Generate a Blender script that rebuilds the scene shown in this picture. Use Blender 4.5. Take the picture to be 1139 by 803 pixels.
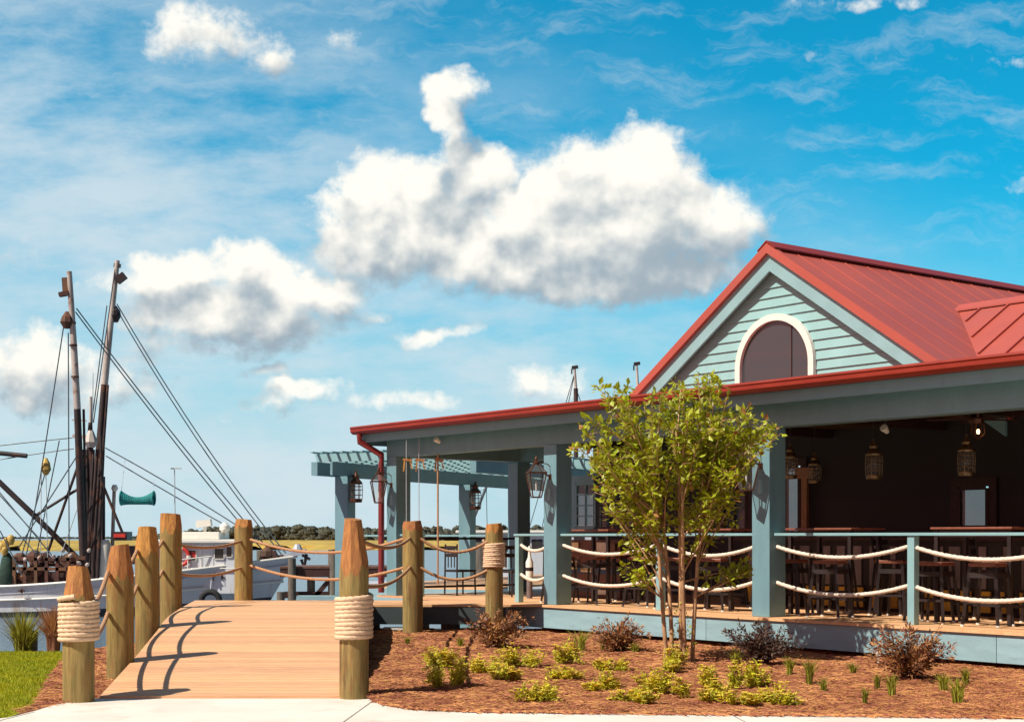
import bpy, bmesh, math, random
from mathutils import Vector, Matrix
R = math.radians
random.seed(7)
C = bpy.context.scene.collection
for o in list(bpy.data.objects): bpy.data.objects.remove(o)

# ---------------------------------------------------------------- camera, world, sun, exposure
F = 1645.0; CX = 569.5; HY = 597.0; EYE = 1.55
scn = bpy.context.scene
cam = bpy.data.objects.new('camera', bpy.data.cameras.new('camera')); C.objects.link(cam)
cam.location = (0, 0, EYE); cam.rotation_euler = (R(90), 0, 0)
cam.data.sensor_width = 36; cam.data.lens = 36 * F / 1139
cam.data.shift_y = (HY - 401.5) / 1139; cam.data.clip_start = .1; cam.data.clip_end = 20000
scn.camera = cam
scn.view_settings.view_transform = 'Standard'; scn.view_settings.look = 'None'
scn.view_settings.gamma = 1; scn.view_settings.use_curve_mapping = False
scn.view_settings.exposure = 0.35
scn.cycles.max_bounces = 6; scn.cycles.transparent_max_bounces = 8

SUN_EL, SUN_AZ = 50.0, 57.0       # azimuth: degrees to the left of straight behind the camera
sx = -math.sin(R(SUN_AZ)); sy = -math.cos(R(SUN_AZ))
sd = Vector((sx * math.cos(R(SUN_EL)), sy * math.cos(R(SUN_EL)), math.sin(R(SUN_EL))))
sun = bpy.data.objects.new('sun', bpy.data.lights.new('sun', 'SUN')); C.objects.link(sun)
sun.data.energy = 4.8; sun.data.angle = R(.5); sun.data.color = (1, .93, .80)
sun.rotation_euler = sd.to_track_quat('Z', 'Y').to_euler()

wd = bpy.data.worlds.new('World'); scn.world = wd; wd.use_nodes = True
NT = wd.node_tree; NT.nodes.clear()
def mk(nt, t, **k):
    n = nt.nodes.new(t)
    for a, b in k.items(): setattr(n, a, b)
    return n
def setin(nt, n, i, v):
    if v is None: return
    if isinstance(v, bpy.types.NodeSocket): nt.links.new(v, n.inputs[i])
    else: n.inputs[i].default_value = v
def mt(nt, op, a, b=None, c=None, clamp=False):
    n = mk(nt, 'ShaderNodeMath', operation=op, use_clamp=clamp)
    setin(nt, n, 0, a); setin(nt, n, 1, b); setin(nt, n, 2, c)
    return n.outputs[0]
def vm(nt, op, a, b=None, out=0):
    n = mk(nt, 'ShaderNodeVectorMath', operation=op)
    setin(nt, n, 0, a); setin(nt, n, 1, b)
    return n.outputs[out]
def noise(nt, vec, scale, detail=4, rough=.55, lac=2.0):
    n = mk(nt, 'ShaderNodeTexNoise'); setin(nt, n, 'Vector', vec)
    n.inputs['Scale'].default_value = scale; n.inputs['Detail'].default_value = detail
    n.inputs['Roughness'].default_value = rough; n.inputs['Lacunarity'].default_value = lac
    return n.outputs[0]
def smooth(nt, x, a, b, c=0., d=1.):
    n = mk(nt, 'ShaderNodeMapRange', interpolation_type='SMOOTHSTEP')
    setin(nt, n, 0, x)
    for i, q in enumerate((a, b, c, d)): setin(nt, n, i + 1, q)
    return n.outputs[0]
def mixc(nt, f, a, b, mode='MIX'):
    n = mk(nt, 'ShaderNodeMix', data_type='RGBA', blend_type=mode)
    setin(nt, n, 0, f)
    setin(nt, n, 6, a if isinstance(a, bpy.types.NodeSocket) else (*a, 1)); setin(nt, n, 7, b if isinstance(b, bpy.types.NodeSocket) else (*b, 1))
    return n.outputs[2]

# clouds: directions expressed as azimuth / elevation tangents, one list of cumulus puffs
PUFF = [  # x, y, rx, ry, weight (in the units of the study sketch)
 (506,100,38,26,.64),(497,142,27,48,.74),(500,178,30,32,.7),(532,202,44,38,.75),
 (418,214,44,44,.85),(450,256,96,50,.95),(398,248,46,46,.6),(475,210,48,44,.80),
 (690,234,84,74,1.15),(630,222,56,44,.85),(755,245,78,52,.85),(560,270,130,50,.9),(650,303,150,32,.80),(806,250,46,34,.40),(740,300,120,28,.66),
 (228,44,88,38,.52),(300,66,44,30,.36),
 (200,306,56,30,.78),(275,302,52,30,.84),(345,324,70,30,.84),(130,308,50,20,.42),(262,348,140,34,.74),(215,384,100,18,.45),(405,352,50,14,.42),(300,410,60,14,.30),(150,400,60,16,.30),(500,374,50,12,.30),
 (480,372,90,14,.30),(348,436,46,20,.70),(440,448,70,18,.42),(606,424,46,24,.50),(300,450,70,20,.36),
 (40,408,70,44,.75),(110,430,80,34,.5),
 (375,45,40,30,.30),(900,56,40,12,.10),(1040,68,150,18,.16),(1135,208,36,16,.30),(960,6,110,16,.12),
 (1330,240,110,60,1.0),(-200,280,170,60,.9)]
def density_group(name, full):
    g = bpy.data.node_groups.new(name, 'ShaderNodeTree')
    g.interface.new_socket('P', in_out='INPUT', socket_type='NodeSocketVector')
    g.interface.new_socket('D', in_out='OUTPUT', socket_type='NodeSocketFloat')
    gi = mk(g, 'NodeGroupInput'); go = mk(g, 'NodeGroupOutput')
    Q = gi.outputs[0]; acc = None
    for x, y, rx, ry, wt in PUFF:
        ix, iy = F / rx, F / ry
        n = mk(g, 'ShaderNodeVectorMath', operation='MULTIPLY_ADD'); g.links.new(Q, n.inputs[0])
        n.inputs[1].default_value = (ix, iy, 0); n.inputs[2].default_value = (-(x - CX) / F * ix, -(HY - y) / F * iy, 0)
        e = mt(g, 'MULTIPLY_ADD', vm(g, 'DOT_PRODUCT', n.outputs[0], n.outputs[0], 1), -.50, wt)
        acc = e if acc is None else mt(g, 'SMOOTH_MAX', acc, e, .25)
    g.links.new(mt(g, 'MAXIMUM', acc, -.8), go.inputs[0])
    return g
GD = density_group('cloud_density', True)
tc = mk(NT, 'ShaderNodeTexCoord'); sep = mk(NT, 'ShaderNodeSeparateXYZ'); NT.links.new(tc.outputs['Generated'], sep.inputs[0])
yy = mt(NT, 'MAXIMUM', mt(NT, 'ABSOLUTE', sep.outputs[1]), .12)
comb = mk(NT, 'ShaderNodeCombineXYZ')
NT.links.new(mt(NT, 'DIVIDE', sep.outputs[0], yy), comb.inputs[0]); NT.links.new(mt(NT, 'DIVIDE', sep.outputs[2], yy), comb.inputs[1])
P = comb.outputs[0]
def dens(p):
    n = mk(NT, 'ShaderNodeGroup'); n.node_tree = GD; NT.links.new(p, n.inputs[0]); return n.outputs[0]
wn = mk(NT, 'ShaderNodeTexNoise'); NT.links.new(P, wn.inputs['Vector']); wn.inputs['Scale'].default_value = 17; wn.inputs['Detail'].default_value = 4; wn.inputs['Roughness'].default_value = .6
Q = vm(NT, 'ADD', P, vm(NT, 'MULTIPLY', vm(NT, 'SUBTRACT', wn.outputs[1], (.5, .5, .5)), (.060, .042, 0)))
DL = (-.006, .020, 0)
n1 = noise(NT, P, 22, 6, .53); n2 = noise(NT, vm(NT, 'ADD', P, (-.006, .014, 0)), 22, 3, .53)
e0 = dens(Q); e1 = dens(vm(NT, 'ADD', Q, DL))
n3 = noise(NT, P, 27, 9, .64)
D0 = mt(NT, 'MULTIPLY_ADD', mt(NT, 'SUBTRACT', n3, .5), 2.0, e0)
slope = mt(NT, 'ADD', mt(NT, 'MULTIPLY', mt(NT, 'SUBTRACT', e0, e1), .9), mt(NT, 'MULTIPLY', mt(NT, 'SUBTRACT', n1, n2), 1.7))
sky = mk(NT, 'ShaderNodeTexSky', sky_type='NISHITA', sun_disc=False)
sky.sun_elevation = R(SUN_EL); sky.sun_rotation = math.atan2(sx, sy) % (2 * math.pi)
sky.air_density = 1.0; sky.dust_density = .6; sky.ozone_density = 1.6
skyc = mixc(NT, 1.0, sky.outputs[0], (.05, 1.36, 1.56), 'MULTIPLY')
py = mk(NT, 'ShaderNodeSeparateXYZ'); NT.links.new(P, py.inputs[0]); PX, PY = py.outputs[0], py.outputs[1]
hz = smooth(NT, PY, .26, .0, 0, .80)
skyc = mixc(NT, hz, skyc, (3.8, 6.9, 8.4))
veiln = noise(NT, vm(NT, 'MULTIPLY', P, (1, 2.6, 1)), 6, 8, .62)
vmask = smooth(NT, mt(NT, 'ADD', PY, mt(NT, 'MULTIPLY', PX, .55)), .42, .06)
veil = mt(NT, 'MULTIPLY', smooth(NT, veiln, .28, .66), vmask, None, True)
veil = mt(NT, 'MULTIPLY', veil, .88)
skyc = mixc(NT, veil, skyc, (7.0, 8.3, 9.0))
wsp = noise(NT, vm(NT, 'MULTIPLY', Q, (1, 3.4, 1)), 11, 8, .66)
wm = mt(NT, 'MULTIPLY', smooth(NT, wsp, .47, .72), smooth(NT, PY, .14, .26), None, True)
skyc = mixc(NT, mt(NT, 'MULTIPLY', wm, .34), skyc, (7.0, 8.2, 8.9))
low = mt(NT, 'MULTIPLY', smooth(NT, mt(NT, 'MULTIPLY_ADD', PX, .35, PY), .22, -.06), .50)
skyc = mixc(NT, low, skyc, (7.4, 8.6, 9.2))
alpha = mt(NT, 'POWER', smooth(NT, D0, .04, .66), .9)
lit = smooth(NT, slope, -.40, .50)
core = smooth(NT, D0, .3, 1.3)
lit = mt(NT, 'ADD', mt(NT, 'MULTIPLY', lit, 1.0), mt(NT, 'MULTIPLY', core, .10), None, True)
cc = mixc(NT, lit, (3.7, 4.7, 5.5), (11.7, 11.3, 10.3))
skyc = mixc(NT, alpha, skyc, cc)
back = mixc(NT, smooth(NT, sep.outputs[1], .25, .78), (1.5, .44, .39), (1, 1, 1))  # sky outside the view darkened and warmed, added to shape the fill light
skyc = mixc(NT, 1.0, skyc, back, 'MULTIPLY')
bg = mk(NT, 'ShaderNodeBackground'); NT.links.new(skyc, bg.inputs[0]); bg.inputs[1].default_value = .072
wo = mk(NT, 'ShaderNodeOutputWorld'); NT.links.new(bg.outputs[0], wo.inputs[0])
wd.cycles.sampling_method = 'MANUAL'; wd.cycles.sample_map_resolution = 512

# ---------------------------------------------------------------- helpers
def at(px, py, d): return Vector(((px - CX) / F * d, d, EYE + (HY - py) / F * d))
def rz(): return random.uniform(-1, 1)
class MB:
    def __init__(s): s.v = []; s.f = []; s.r = []
    def add(s, vs, fs, r=None):
        n = len(s.v); s.v += [tuple(q) for q in vs]
        r = random.random() if r is None else r
        for q in fs: s.f.append(tuple(i + n for i in q)); s.r.append(r)
        return s
    def hexa(s, c, r=None):        # 8 corners: 4 bottom ring, 4 top ring
        return s.add(c, [(0,3,2,1),(4,5,6,7),(0,1,5,4),(1,2,6,5),(2,3,7,6),(3,0,4,7)], r)
    def box(s, x0, x1, y0, y1, z0, z1, fn=None, r=None):
        c = [(x0,y0,z0),(x1,y0,z0),(x1,y1,z0),(x0,y1,z0),(x0,y0,z1),(x1,y0,z1),(x1,y1,z1),(x0,y1,z1)]
        if fn: c = [fn(*q) for q in c]
        return s.hexa(c, r)
    def bar(s, a, b, w, h, up=(0,0,1), r=None):
        a = Vector(a); b = Vector(b); d = (b - a).normalized(); up = Vector(up)
        if abs(d.dot(up)) > .98: up = Vector((1, 0, 0))
        x = d.cross(up).normalized() * w / 2; y = x.cross(d).normalized() * h / 2
        return s.hexa([a-x-y, a+x-y, a+x+y, a-x+y, b-x-y, b+x-y, b+x+y, b-x+y], r)
    def tube(s, pts, rad, seg=8, cap=True, twist=0, lobes=0, r=None):
        pts = [Vector(p) for p in pts]; n = len(pts)
        if not isinstance(rad, (list, tuple)): rad = [rad] * n
        vs = []; fs = []; acc = 0
        d0 = (pts[1] - pts[0]).normalized()
        X = d0.cross(Vector((0, 0, 1)) if abs(d0.z) < .95 else Vector((1, 0, 0))).normalized()
        for i, p in enumerate(pts):
            d = (pts[min(i+1, n-1)] - pts[max(i-1, 0)]).normalized()
            X = (X - d * X.dot(d)).normalized(); Y = d.cross(X)
            if i: acc += (pts[i] - pts[i-1]).length
            for k in range(seg):
                a = 2 * math.pi * k / seg
                q = rad[i] * (1 + ((.20) * math.cos(lobes * a + acc * twist) if lobes else 0))
                vs.append(p + X * math.cos(a) * q + Y * math.sin(a) * q)
        for i in range(n - 1):
            for k in range(seg):
                k2 = (k + 1) % seg
                fs.append((i*seg+k, i*seg+k2, (i+1)*seg+k2, (i+1)*seg+k))
        if cap: fs.append(tuple(range(seg))[::-1]); fs.append(tuple((n-1)*seg+k for k in range(seg)))
        return s.add(vs, fs, r)
    def lathe(s, base, prof, seg=16, axis=None, r=None, rot=0):
        b = Vector(base); M = Matrix.Identity(3)
        if axis is not None: M = Vector(axis).normalized().to_track_quat('Z', 'Y').to_matrix()
        vs = []; fs = []
        for (q, z) in prof:
            for k in range(seg):
                a = 2 * math.pi * k / seg + rot
                vs.append(b + M @ Vector((q * math.cos(a), q * math.sin(a), z)))
        for i in range(len(prof) - 1):
            for k in range(seg):
                k2 = (k + 1) % seg; fs.append((i*seg+k, i*seg+k2, (i+1)*seg+k2, (i+1)*seg+k))
        fs.append(tuple(range(seg))[::-1]); fs.append(tuple((len(prof)-1)*seg+k for k in range(seg)))
        return s.add(vs, fs, r)
    def leaf(s, p, d, n, L, W, fold=.25, r=None):
        d = Vector(d).normalized(); n = Vector(n); x = d.cross(n)
        if x.length < 1e-4: x = d.cross(Vector((.3, .5, .8)))
        x = x.normalized(); n = x.cross(d)
        m = p + d * L * .45 - n * W * fold
        return s.add([p, m + x * W / 2, p + d * L - n * L * .12, m - x * W / 2], [(0, 1, 2), (0, 2, 3)], r)
    def build(s, name, m, parent=None, smooth=0, recalc=True, bevel=0):
        me = bpy.data.meshes.new(name)
        org = parent_loc(parent)
        me.from_pydata([(a - org.x, b - org.y, c - org.z) for a, b, c in s.v], [], s.f)
        at_ = me.attributes.new('rnd', 'FLOAT', 'FACE'); at_.data.foreach_set('value', s.r)
        if recalc:
            bm = bmesh.new(); bm.from_mesh(me); bmesh.ops.recalc_face_normals(bm, faces=bm.faces); bm.to_mesh(me); bm.free()
        if smooth:
            me.polygons.foreach_set('use_smooth', [True] * len(me.polygons))
            me.set_sharp_from_angle(angle=R(smooth))
        me.materials.append(m)
        o = bpy.data.objects.new(name, me); C.objects.link(o)
        if parent is not None: o.parent = parent
        if bevel:
            b = o.modifiers.new('bevel', 'BEVEL'); b.width = bevel; b.segments = 2; b.limit_method = 'ANGLE'
        return o
def parent_loc(p):
    v = Vector((0, 0, 0))
    while p is not None: v = v + Vector(p.location); p = p.parent
    return v
def tag(o, label=None, cat=None, group=None, kind=None):
    if label: o['label'] = label
    if cat: o['category'] = cat
    if group: o['group'] = group
    if kind: o['kind'] = kind
    return o
def thing(name, label, cat, loc=(0, 0, 0), group=None):
    o = bpy.data.objects.new(name, None); C.objects.link(o); o.location = loc; o.empty_display_size = .2
    return tag(o, label, cat, group)
def copy_tree(o, parent=None):
    kids = [k for k in bpy.data.objects if k.parent == o]
    c = o.copy(); C.objects.link(c); c.parent = parent
    for k in kids: copy_tree(k, c)
    return c

# ---------------------------------------------------------------- materials
def mat(name, col, rough=.6, var=.15, scale=3., bump=0., bscale=40., stretch=(1, 1, 1), metal=0., col2=None, rv=0., cracks=0, spec=.5, dirt=None, dscale=1.5, dthr=(.5, .7), trans=0., emit=None):
    m = bpy.data.materials.new(name); m.use_nodes = True; nt = m.node_tree; b = nt.nodes['Principled BSDF']
    g = mk(nt, 'ShaderNodeNewGeometry'); pos = vm(nt, 'MULTIPLY', g.outputs['Position'], stretch)
    n1 = noise(nt, pos, scale, 6, .6)
    c2 = col2 if col2 else tuple(max(0, c * (1 - var * 2)) for c in col)
    c = mixc(nt, smooth(nt, n1, .3, .7), c2, col)
    if rv:
        a = mk(nt, 'ShaderNodeAttribute', attribute_name='rnd')
        h = mk(nt, 'ShaderNodeHueSaturation'); nt.links.new(c, h.inputs['Color'])
        nt.links.new(mt(nt, 'MULTIPLY_ADD', a.outputs['Fac'], rv, 1 - rv / 2), h.inputs['Value'])
        nt.links.new(mt(nt, 'MULTIPLY_ADD', a.outputs['Fac'], rv * .05, .5 - rv * .025), h.inputs['Hue'])
        c = h.outputs[0]
    if dirt:
        n2 = noise(nt, pos, dscale, 8, .65)
        c = mixc(nt, smooth(nt, n2, dthr[0], dthr[1]), c, dirt)
    if cracks:
        n3 = noise(nt, vm(nt, 'MULTIPLY', g.outputs['Position'], (34, 34, 1.1)), 1.4, 5, .7)
        c = mixc(nt, mt(nt, 'MULTIPLY', smooth(nt, n3, .60, .70), cracks), c, tuple(q * .22 for q in col))
        n4 = noise(nt, vm(nt, 'MULTIPLY', g.outputs['Position'], (5, 5, 1.6)), 2.2, 5, .6)
        c = mixc(nt, mt(nt, 'MULTIPLY', smooth(nt, n4, .45, .66), .45), c, (.30, .125, .035))
    nt.links.new(c, b.inputs['Base Color'])
    nt.links.new(mt(nt, 'MULTIPLY_ADD', n1, .3, rough - .15, True), b.inputs['Roughness'])
    b.inputs['Metallic'].default_value = metal; b.inputs['Specular IOR Level'].default_value = spec
    if bump:
        bp = mk(nt, 'ShaderNodeBump'); bp.inputs['Strength'].default_value = bump; bp.inputs['Distance'].default_value = .01
        nt.links.new(noise(nt, pos, bscale, 6, .65), bp.inputs['Height']); nt.links.new(bp.outputs[0], b.inputs['Normal'])
    if trans:
        tr = mk(nt, 'ShaderNodeBsdfTranslucent'); nt.links.new(mixc(nt, 1., c, (1.3, 1.25, .7), 'MULTIPLY'), tr.inputs[0])
        mx = mk(nt, 'ShaderNodeMixShader'); mx.inputs[0].default_value = trans
        nt.links.new(b.outputs[0], mx.inputs[1]); nt.links.new(tr.outputs[0], mx.inputs[2])
        nt.links.new(mx.outputs[0], nt.nodes['Material Output'].inputs[0])
    if emit:
        b.inputs['Emission Color'].default_value = (*emit[0], 1); b.inputs['Emission Strength'].default_value = emit[1]
    return m
M = {}
M['teal'] = mat('teal_paint', (.165,.305,.355), .5, .06, 2, .35, 30, (2.5, 2.5, .6), dirt=(.12, .21, .235), dscale=4, dthr=(.50, .82), rv=.08)
M['tealsid'] = mat('teal_siding', (.26,.46,.47), .55, .05, 2, .3, 40, rv=.08, dirt=(.20, .34, .34), dscale=4, dthr=(.6, .9))
M['trim'] = mat('pale_teal_trim', (.25,.43,.46), .5, .05, 2, .2, 30)
M['fascia'] = mat('weathered_teal_board', (.29,.45,.50), .6, .07, 2, .4, 25, (1, 1, 6), dirt=(.20, .28, .31), dscale=2.2, dthr=(.55, .8), rv=.10)
M['red'] = mat('red_metal_roof', (.45,.090,.064), .5, .08, .5, .5, 1.6, dirt=(.34, .085, .07), dscale=.9, dthr=(.45, .8), rv=.10)
M['gutter'] = mat('dark_red_gutter', (.27,.022,.009), .45, .08, 2, .1, 20, dirt=(.2, .03, .02), dscale=6, dthr=(.6, .8))
M['white'] = mat('white_paint', (.80, .77, .70), .45, .04, 3, .1, 30, dirt=(.5, .47, .42), dscale=3, dthr=(.6, .85))
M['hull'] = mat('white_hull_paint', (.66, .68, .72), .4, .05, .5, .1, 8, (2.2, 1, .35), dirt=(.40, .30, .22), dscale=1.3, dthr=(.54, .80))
M['hullgrey'] = mat('grey_hull_paint', (.42, .45, .52), .5, .05, .5, dirt=(.25, .24, .26), dscale=1.1, dthr=(.55, .8))  # grey paint for decks, battens and small fittings
M['deck'] = mat('orange_deck_boards', (.76,.43,.225), .6, .1, 3, .35, 30, (1.2, 9, 1), col2=(.66, .35, .17), rv=.20, dirt=(.36, .18, .09), dscale=1.4, dthr=(.62, .85))
M['deckshade'] = mat('shade_toned_boards', (.045, .065, .072), .7, .1, 3, .3, 30)  # boardwalk edge boards: their shade is put into this near-black colour
M['log'] = mat('treated_log', (.38, .265, .09), .8, .2, 3, .9, 16, (9, 9, .8), col2=(.19, .14, .040), dirt=(.13, .055, .02), dscale=1.3, dthr=(.55, .72), cracks=.8)
M['logcut'] = mat('cut_timber', (.56, .25, .06), .7, .15, 5, .7, 16, (9, 9, 1.2), col2=(.30, .11, .028), rv=.40, dirt=(.20,.07,.02), dscale=1.5, dthr=(.58,.75), cracks=.45)
M['logold'] = mat('weathered_piling', (.17, .145, .12), .85, .2, 4, .6, 20, (6, 6, 1), col2=(.09, .075, .06))
M['rope'] = mat('cream_rope', (.86,.58,.38), .85, .1, 60, .4, 200, col2=(.58, .42, .28))
M['ropebrown'] = mat('tan_rope', (.50, .27, .14), .85, .12, 40, .4, 200, col2=(.36, .19, .10))
M['ropewhite'] = mat('white_rail_rope', (.80, .66, .54), .7, .08, 40, .3, 200)
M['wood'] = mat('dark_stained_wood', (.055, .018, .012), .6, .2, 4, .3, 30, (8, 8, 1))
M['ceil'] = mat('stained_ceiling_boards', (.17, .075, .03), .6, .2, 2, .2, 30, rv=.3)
M['redwood'] = mat('red_wood_top', (.26,.085,.05), .4, .15, 4, .2, 30, (3, 12, 1))
M['black'] = mat('black_metal', (.028, .018, .018), .45, .1, 8)
M['bronze'] = mat('brown_bronze_metal', (.14, .06, .035), .4, .2, 12, metal=.7)
M['brass'] = mat('aged_brass', (.26, .19, .10), .35, .2, 14, metal=.8)
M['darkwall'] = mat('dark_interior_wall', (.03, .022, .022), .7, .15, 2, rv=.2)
M['ochre'] = mat('ochre_panel', (.78,.42,.04), .6, .15, 5)
M['grey'] = mat('grey_seat_panel', (.22,.17,.17), .55, .15, 5, rv=.4)
M['cream'] = mat('cream_board', (.72, .56, .34), .6, .08, 6)
M['paper'] = mat('pale_card', (.62, .54, .48), .7, .08, 8)
M['bluestripe'] = mat('navy_band', (.03, .07, .16), .6, .2, 8)
M['brownboard'] = mat('brown_board', (.17, .075, .05), .7, .2, 5, rv=.3)
M['mast'] = mat('pale_mast_paint', (.55, .47, .43), .5, .15, .8, dirt=(.26, .10, .05), dscale=1.4, dthr=(.52, .66))
M['mastdark'] = mat('dark_rusty_boom', (.045, .025, .025), .6, .3, 1.2, dirt=(.13, .045, .02), dscale=1.6, dthr=(.5, .7), rv=.5)
M['wire'] = mat('steel_stay', (.10, .13, .15), .4, .1, 1, metal=.3)
M['wirepale'] = mat('pale_line', (.50, .55, .57), .6, .1, 1)
M['rust'] = mat('rusty_gear', (.15, .055, .03), .8, .3, 2, .3, 10, col2=(.05, .025, .02), rv=.8)
M['net'] = mat('teal_net', (.02, .30, .30), .7, .2, 3)
M['greennet'] = mat('dark_green_net', (.03, .07, .05), .9, .3, 5, .6, 20)
M['yellow'] = mat('yellow_float', (.65, .42, .10), .5, .2, 3)
M['redp'] = mat('red_plastic', (.62, .04, .03), .45, .1, 5)
M['tyre'] = mat('tyre_rubber', (.02,.02,.022), .8, .2, 10)
M['leaf'] = mat('bright_leaf', (.43, .44, .020), .42, .25, 3, col2=(.27, .29, .016), rv=.9, trans=.36)
M['leafred'] = mat('young_red_leaf', (.46,.20,.05), .5, .2, 5, rv=.6, trans=.3)
M['bark'] = mat('smooth_tan_bark', (.62,.36,.18), .6, .15, 6, .3, 20, (3, 3, .6), col2=(.30, .15, .075))
M['lant'] = mat('lantana_leaf', (.66,.56,.03), .6, .2, 6, col2=(.36, .35, .02), rv=.8, trans=.3)
M['flower'] = mat('yellow_flower', (.90,.66,.10), .6, .1, 6, rv=.25, trans=.2)
M['shrubred'] = mat('bronze_shrub_leaf', (.46,.19,.07), .6, .25, 6, col2=(.17, .065, .03), rv=.9, trans=.2)
M['shrubdark'] = mat('dark_shrub_leaf', (.10, .045, .030), .6, .25, 6, rv=.8, trans=.1)
M['tuft'] = mat('grass_tuft', (.36,.34,.03), .7, .2, 6, rv=.8, trans=.3)
M['strawgrass'] = mat('tan_ornamental_grass', (.50, .24, .13), .8, .2, 3, rv=.6, trans=.25)
M['lawn'] = mat('lawn_soil', (.30,.31,.012), .9, .2, 1.2, .5, 30)
M['blade'] = mat('lawn_blade', (.44,.42,.012), .7, .15, 1.6, col2=(.30,.34,.010), rv=.6, trans=.3)
M['mulch'] = mat('pine_straw_ground', (.33,.125,.05), .95, .25, 3, 1., 30, col2=(.18, .06, .025))
M['needle'] = mat('pine_needle', (.47,.19,.075), .8, .2, 1.6, col2=(.26, .075, .025), rv=.95)
M['conc'] = mat('pale_concrete', (.76, .70, .62), .85, .04, 1.2, .3, 60, col2=(.66, .60, .53), dirt=(.54, .46, .38), dscale=2.0, dthr=(.50, .80))
M['earth'] = mat('bank_earth', (.14, .10, .07), .95, .3, 1.5, .8, 14, dirt=(.30, .27, .24), dscale=1.0, dthr=(.5, .6))
M['rock'] = mat('grey_riprap', (.30, .28, .27), .9, .2, 3, .5, 14, rv=.5)
M['marsh'] = mat('marsh_grass', (.50, .32, .060), .9, .2, .02, .5, .5, (1, .35, 1), col2=(.38, .27, .045), dirt=(.26, .22, .04), dscale=.05, dthr=(.58, .72), rv=.3)
M['trees'] = mat('far_tree_foliage', (.085, .085, .060), .9, .3, .05, 1., .6, (1, 1, 1), col2=(.05, .055, .04), rv=.7)
def water_mat():
    m = bpy.data.materials.new('river_water'); m.use_nodes = True; nt = m.node_tree; b = nt.nodes['Principled BSDF']
    g = mk(nt, 'ShaderNodeNewGeometry'); p = g.outputs['Position']
    n = noise(nt, vm(nt, 'MULTIPLY', p, (.25, 1, 1)), .9, 6, .6)
    b.inputs['Base Color'].default_value = (.10, .15, .20, 1)
    b.inputs['Roughness'].default_value = .22; b.inputs['Specular IOR Level'].default_value = .35
    bp = mk(nt, 'ShaderNodeBump'); bp.inputs['Strength'].default_value = .8; bp.inputs['Distance'].default_value = .12
    nt.links.new(n, bp.inputs['Height']); nt.links.new(bp.outputs[0], b.inputs['Normal'])
    return m
M['water'] = water_mat()
def glass_mat(name, tint, rough=.05, alpha=.35):
    m = bpy.data.materials.new(name); m.use_nodes = True; nt = m.node_tree; b = nt.nodes['Principled BSDF']
    b.inputs['Base Color'].default_value = (*tint, 1); b.inputs['Roughness'].default_value = rough
    b.inputs['Specular IOR Level'].default_value = .8; b.inputs['Alpha'].default_value = alpha
    return m
M['glassdark'] = glass_mat('dark_window_glass', (.05, .04, .04), .04, 1.)
M['lampglass'] = glass_mat('lantern_glass', (.35, .36, .34), .08, .14)
M['bluewin'] = glass_mat('clear_pane', (.07, .09, .10), .05, .60)
M['bulb'] = mat('lit_bulb', (1, .7, .4), .5, 0, 1, emit=((1, .5, .2), 6))

# ---------------------------------------------------------------- ground, water, far shore
def sheet(name, poly, z, m, kind='structure', th=0., fn=None):
    mb = MB(); n = len(poly)
    top = [(x, y, fn(x, y) if fn else z) for x, y in poly]
    mb.add(top, [tuple(range(n))])
    if th:
        mb.add([(a, b, c) for a, b, c in top] + [(a, b, c - th) for a, b, c in top], [(i, (i+1) % n, (i+1) % n + n, i + n) for i in range(n)])
    return tag(mb.build(name, m), kind=kind)
def bankline(x):
    if x < -5.0: return 19.9
    if x < -3: return 19.9 + (x + 5.0) / 2 * 3.5
    if x < 1.0: return 23.4
    if x < 3: return 23.4 + (x - 1) / 2 * 12
    return 35.4
xs = [-9000, -600, -120, -60, -40, -30, -25] + [-20 + .8 * i for i in range(51)] + [24, 30, 45, 70, 120, 600, 9000]
ys = [-9000, -600, -60, -20, 0, 6, 10] + [12 + .5 * i for i in range(60)] + [44, 50, 60, 100, 400, 2000, 9000]
def gz(x, y):
    d = y - bankline(x)
    if d <= 0: return -.02
    h = -min(1.75, d * .62)
    return -.02 + h + .07 * math.sin(x * 3.1 + y * 1.7) * (d < 4)
mb = MB(); mb.add([(x, y, gz(x, y)) for y in ys for x in xs], [(j*len(xs)+i, j*len(xs)+i+1, (j+1)*len(xs)+i+1, (j+1)*len(xs)+i) for j in range(len(ys)-1) for i in range(len(xs)-1)])
tag(mb.build('ground', M['earth'], recalc=False), kind='structure')
sheet('water', [(-9000, 19), (9000, 19), (9000, 9000), (-9000, 9000)], -1.4, M['water'])
# pavement with its curved far edge
EDGE = [(-20, 11.0), (-8, 11.9), (-5.2, 12.2), (-4.6, 12.35), (-4.3, 12.6), (-4.22, 13.1), (-4.2, 13.6), (-4.1, 14.1), (-1.36, 14.1), (-1.26, 13.75), (-1.12, 13.45), (-.9, 13.2), (-.5, 13.03), (0, 12.97), (4.35, 12.56), (20, 11.3)]
sheet('pavement', [(-20, -6)] + EDGE[0:0] + [(20, -6)] + EDGE[::-1], .012, M['conc'], th=.06)
mb = MB()
for a, b in (((1.9, 12.79), (2.6, 4)), ((-1.3, 14.0), (-1.9, 4)), ((-4.2, 13.0), (-5.6, 4)), ((6.5, 12.3), (8.2, 4))): mb.bar((*a, .0125), (*b, .0125), .012, .004)
tag(mb.build('pavement_joint', mat('joint_dark_line', (.30, .26, .22), .9), ), kind='structure')  # thin dark strips laid as the slab joints

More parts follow.
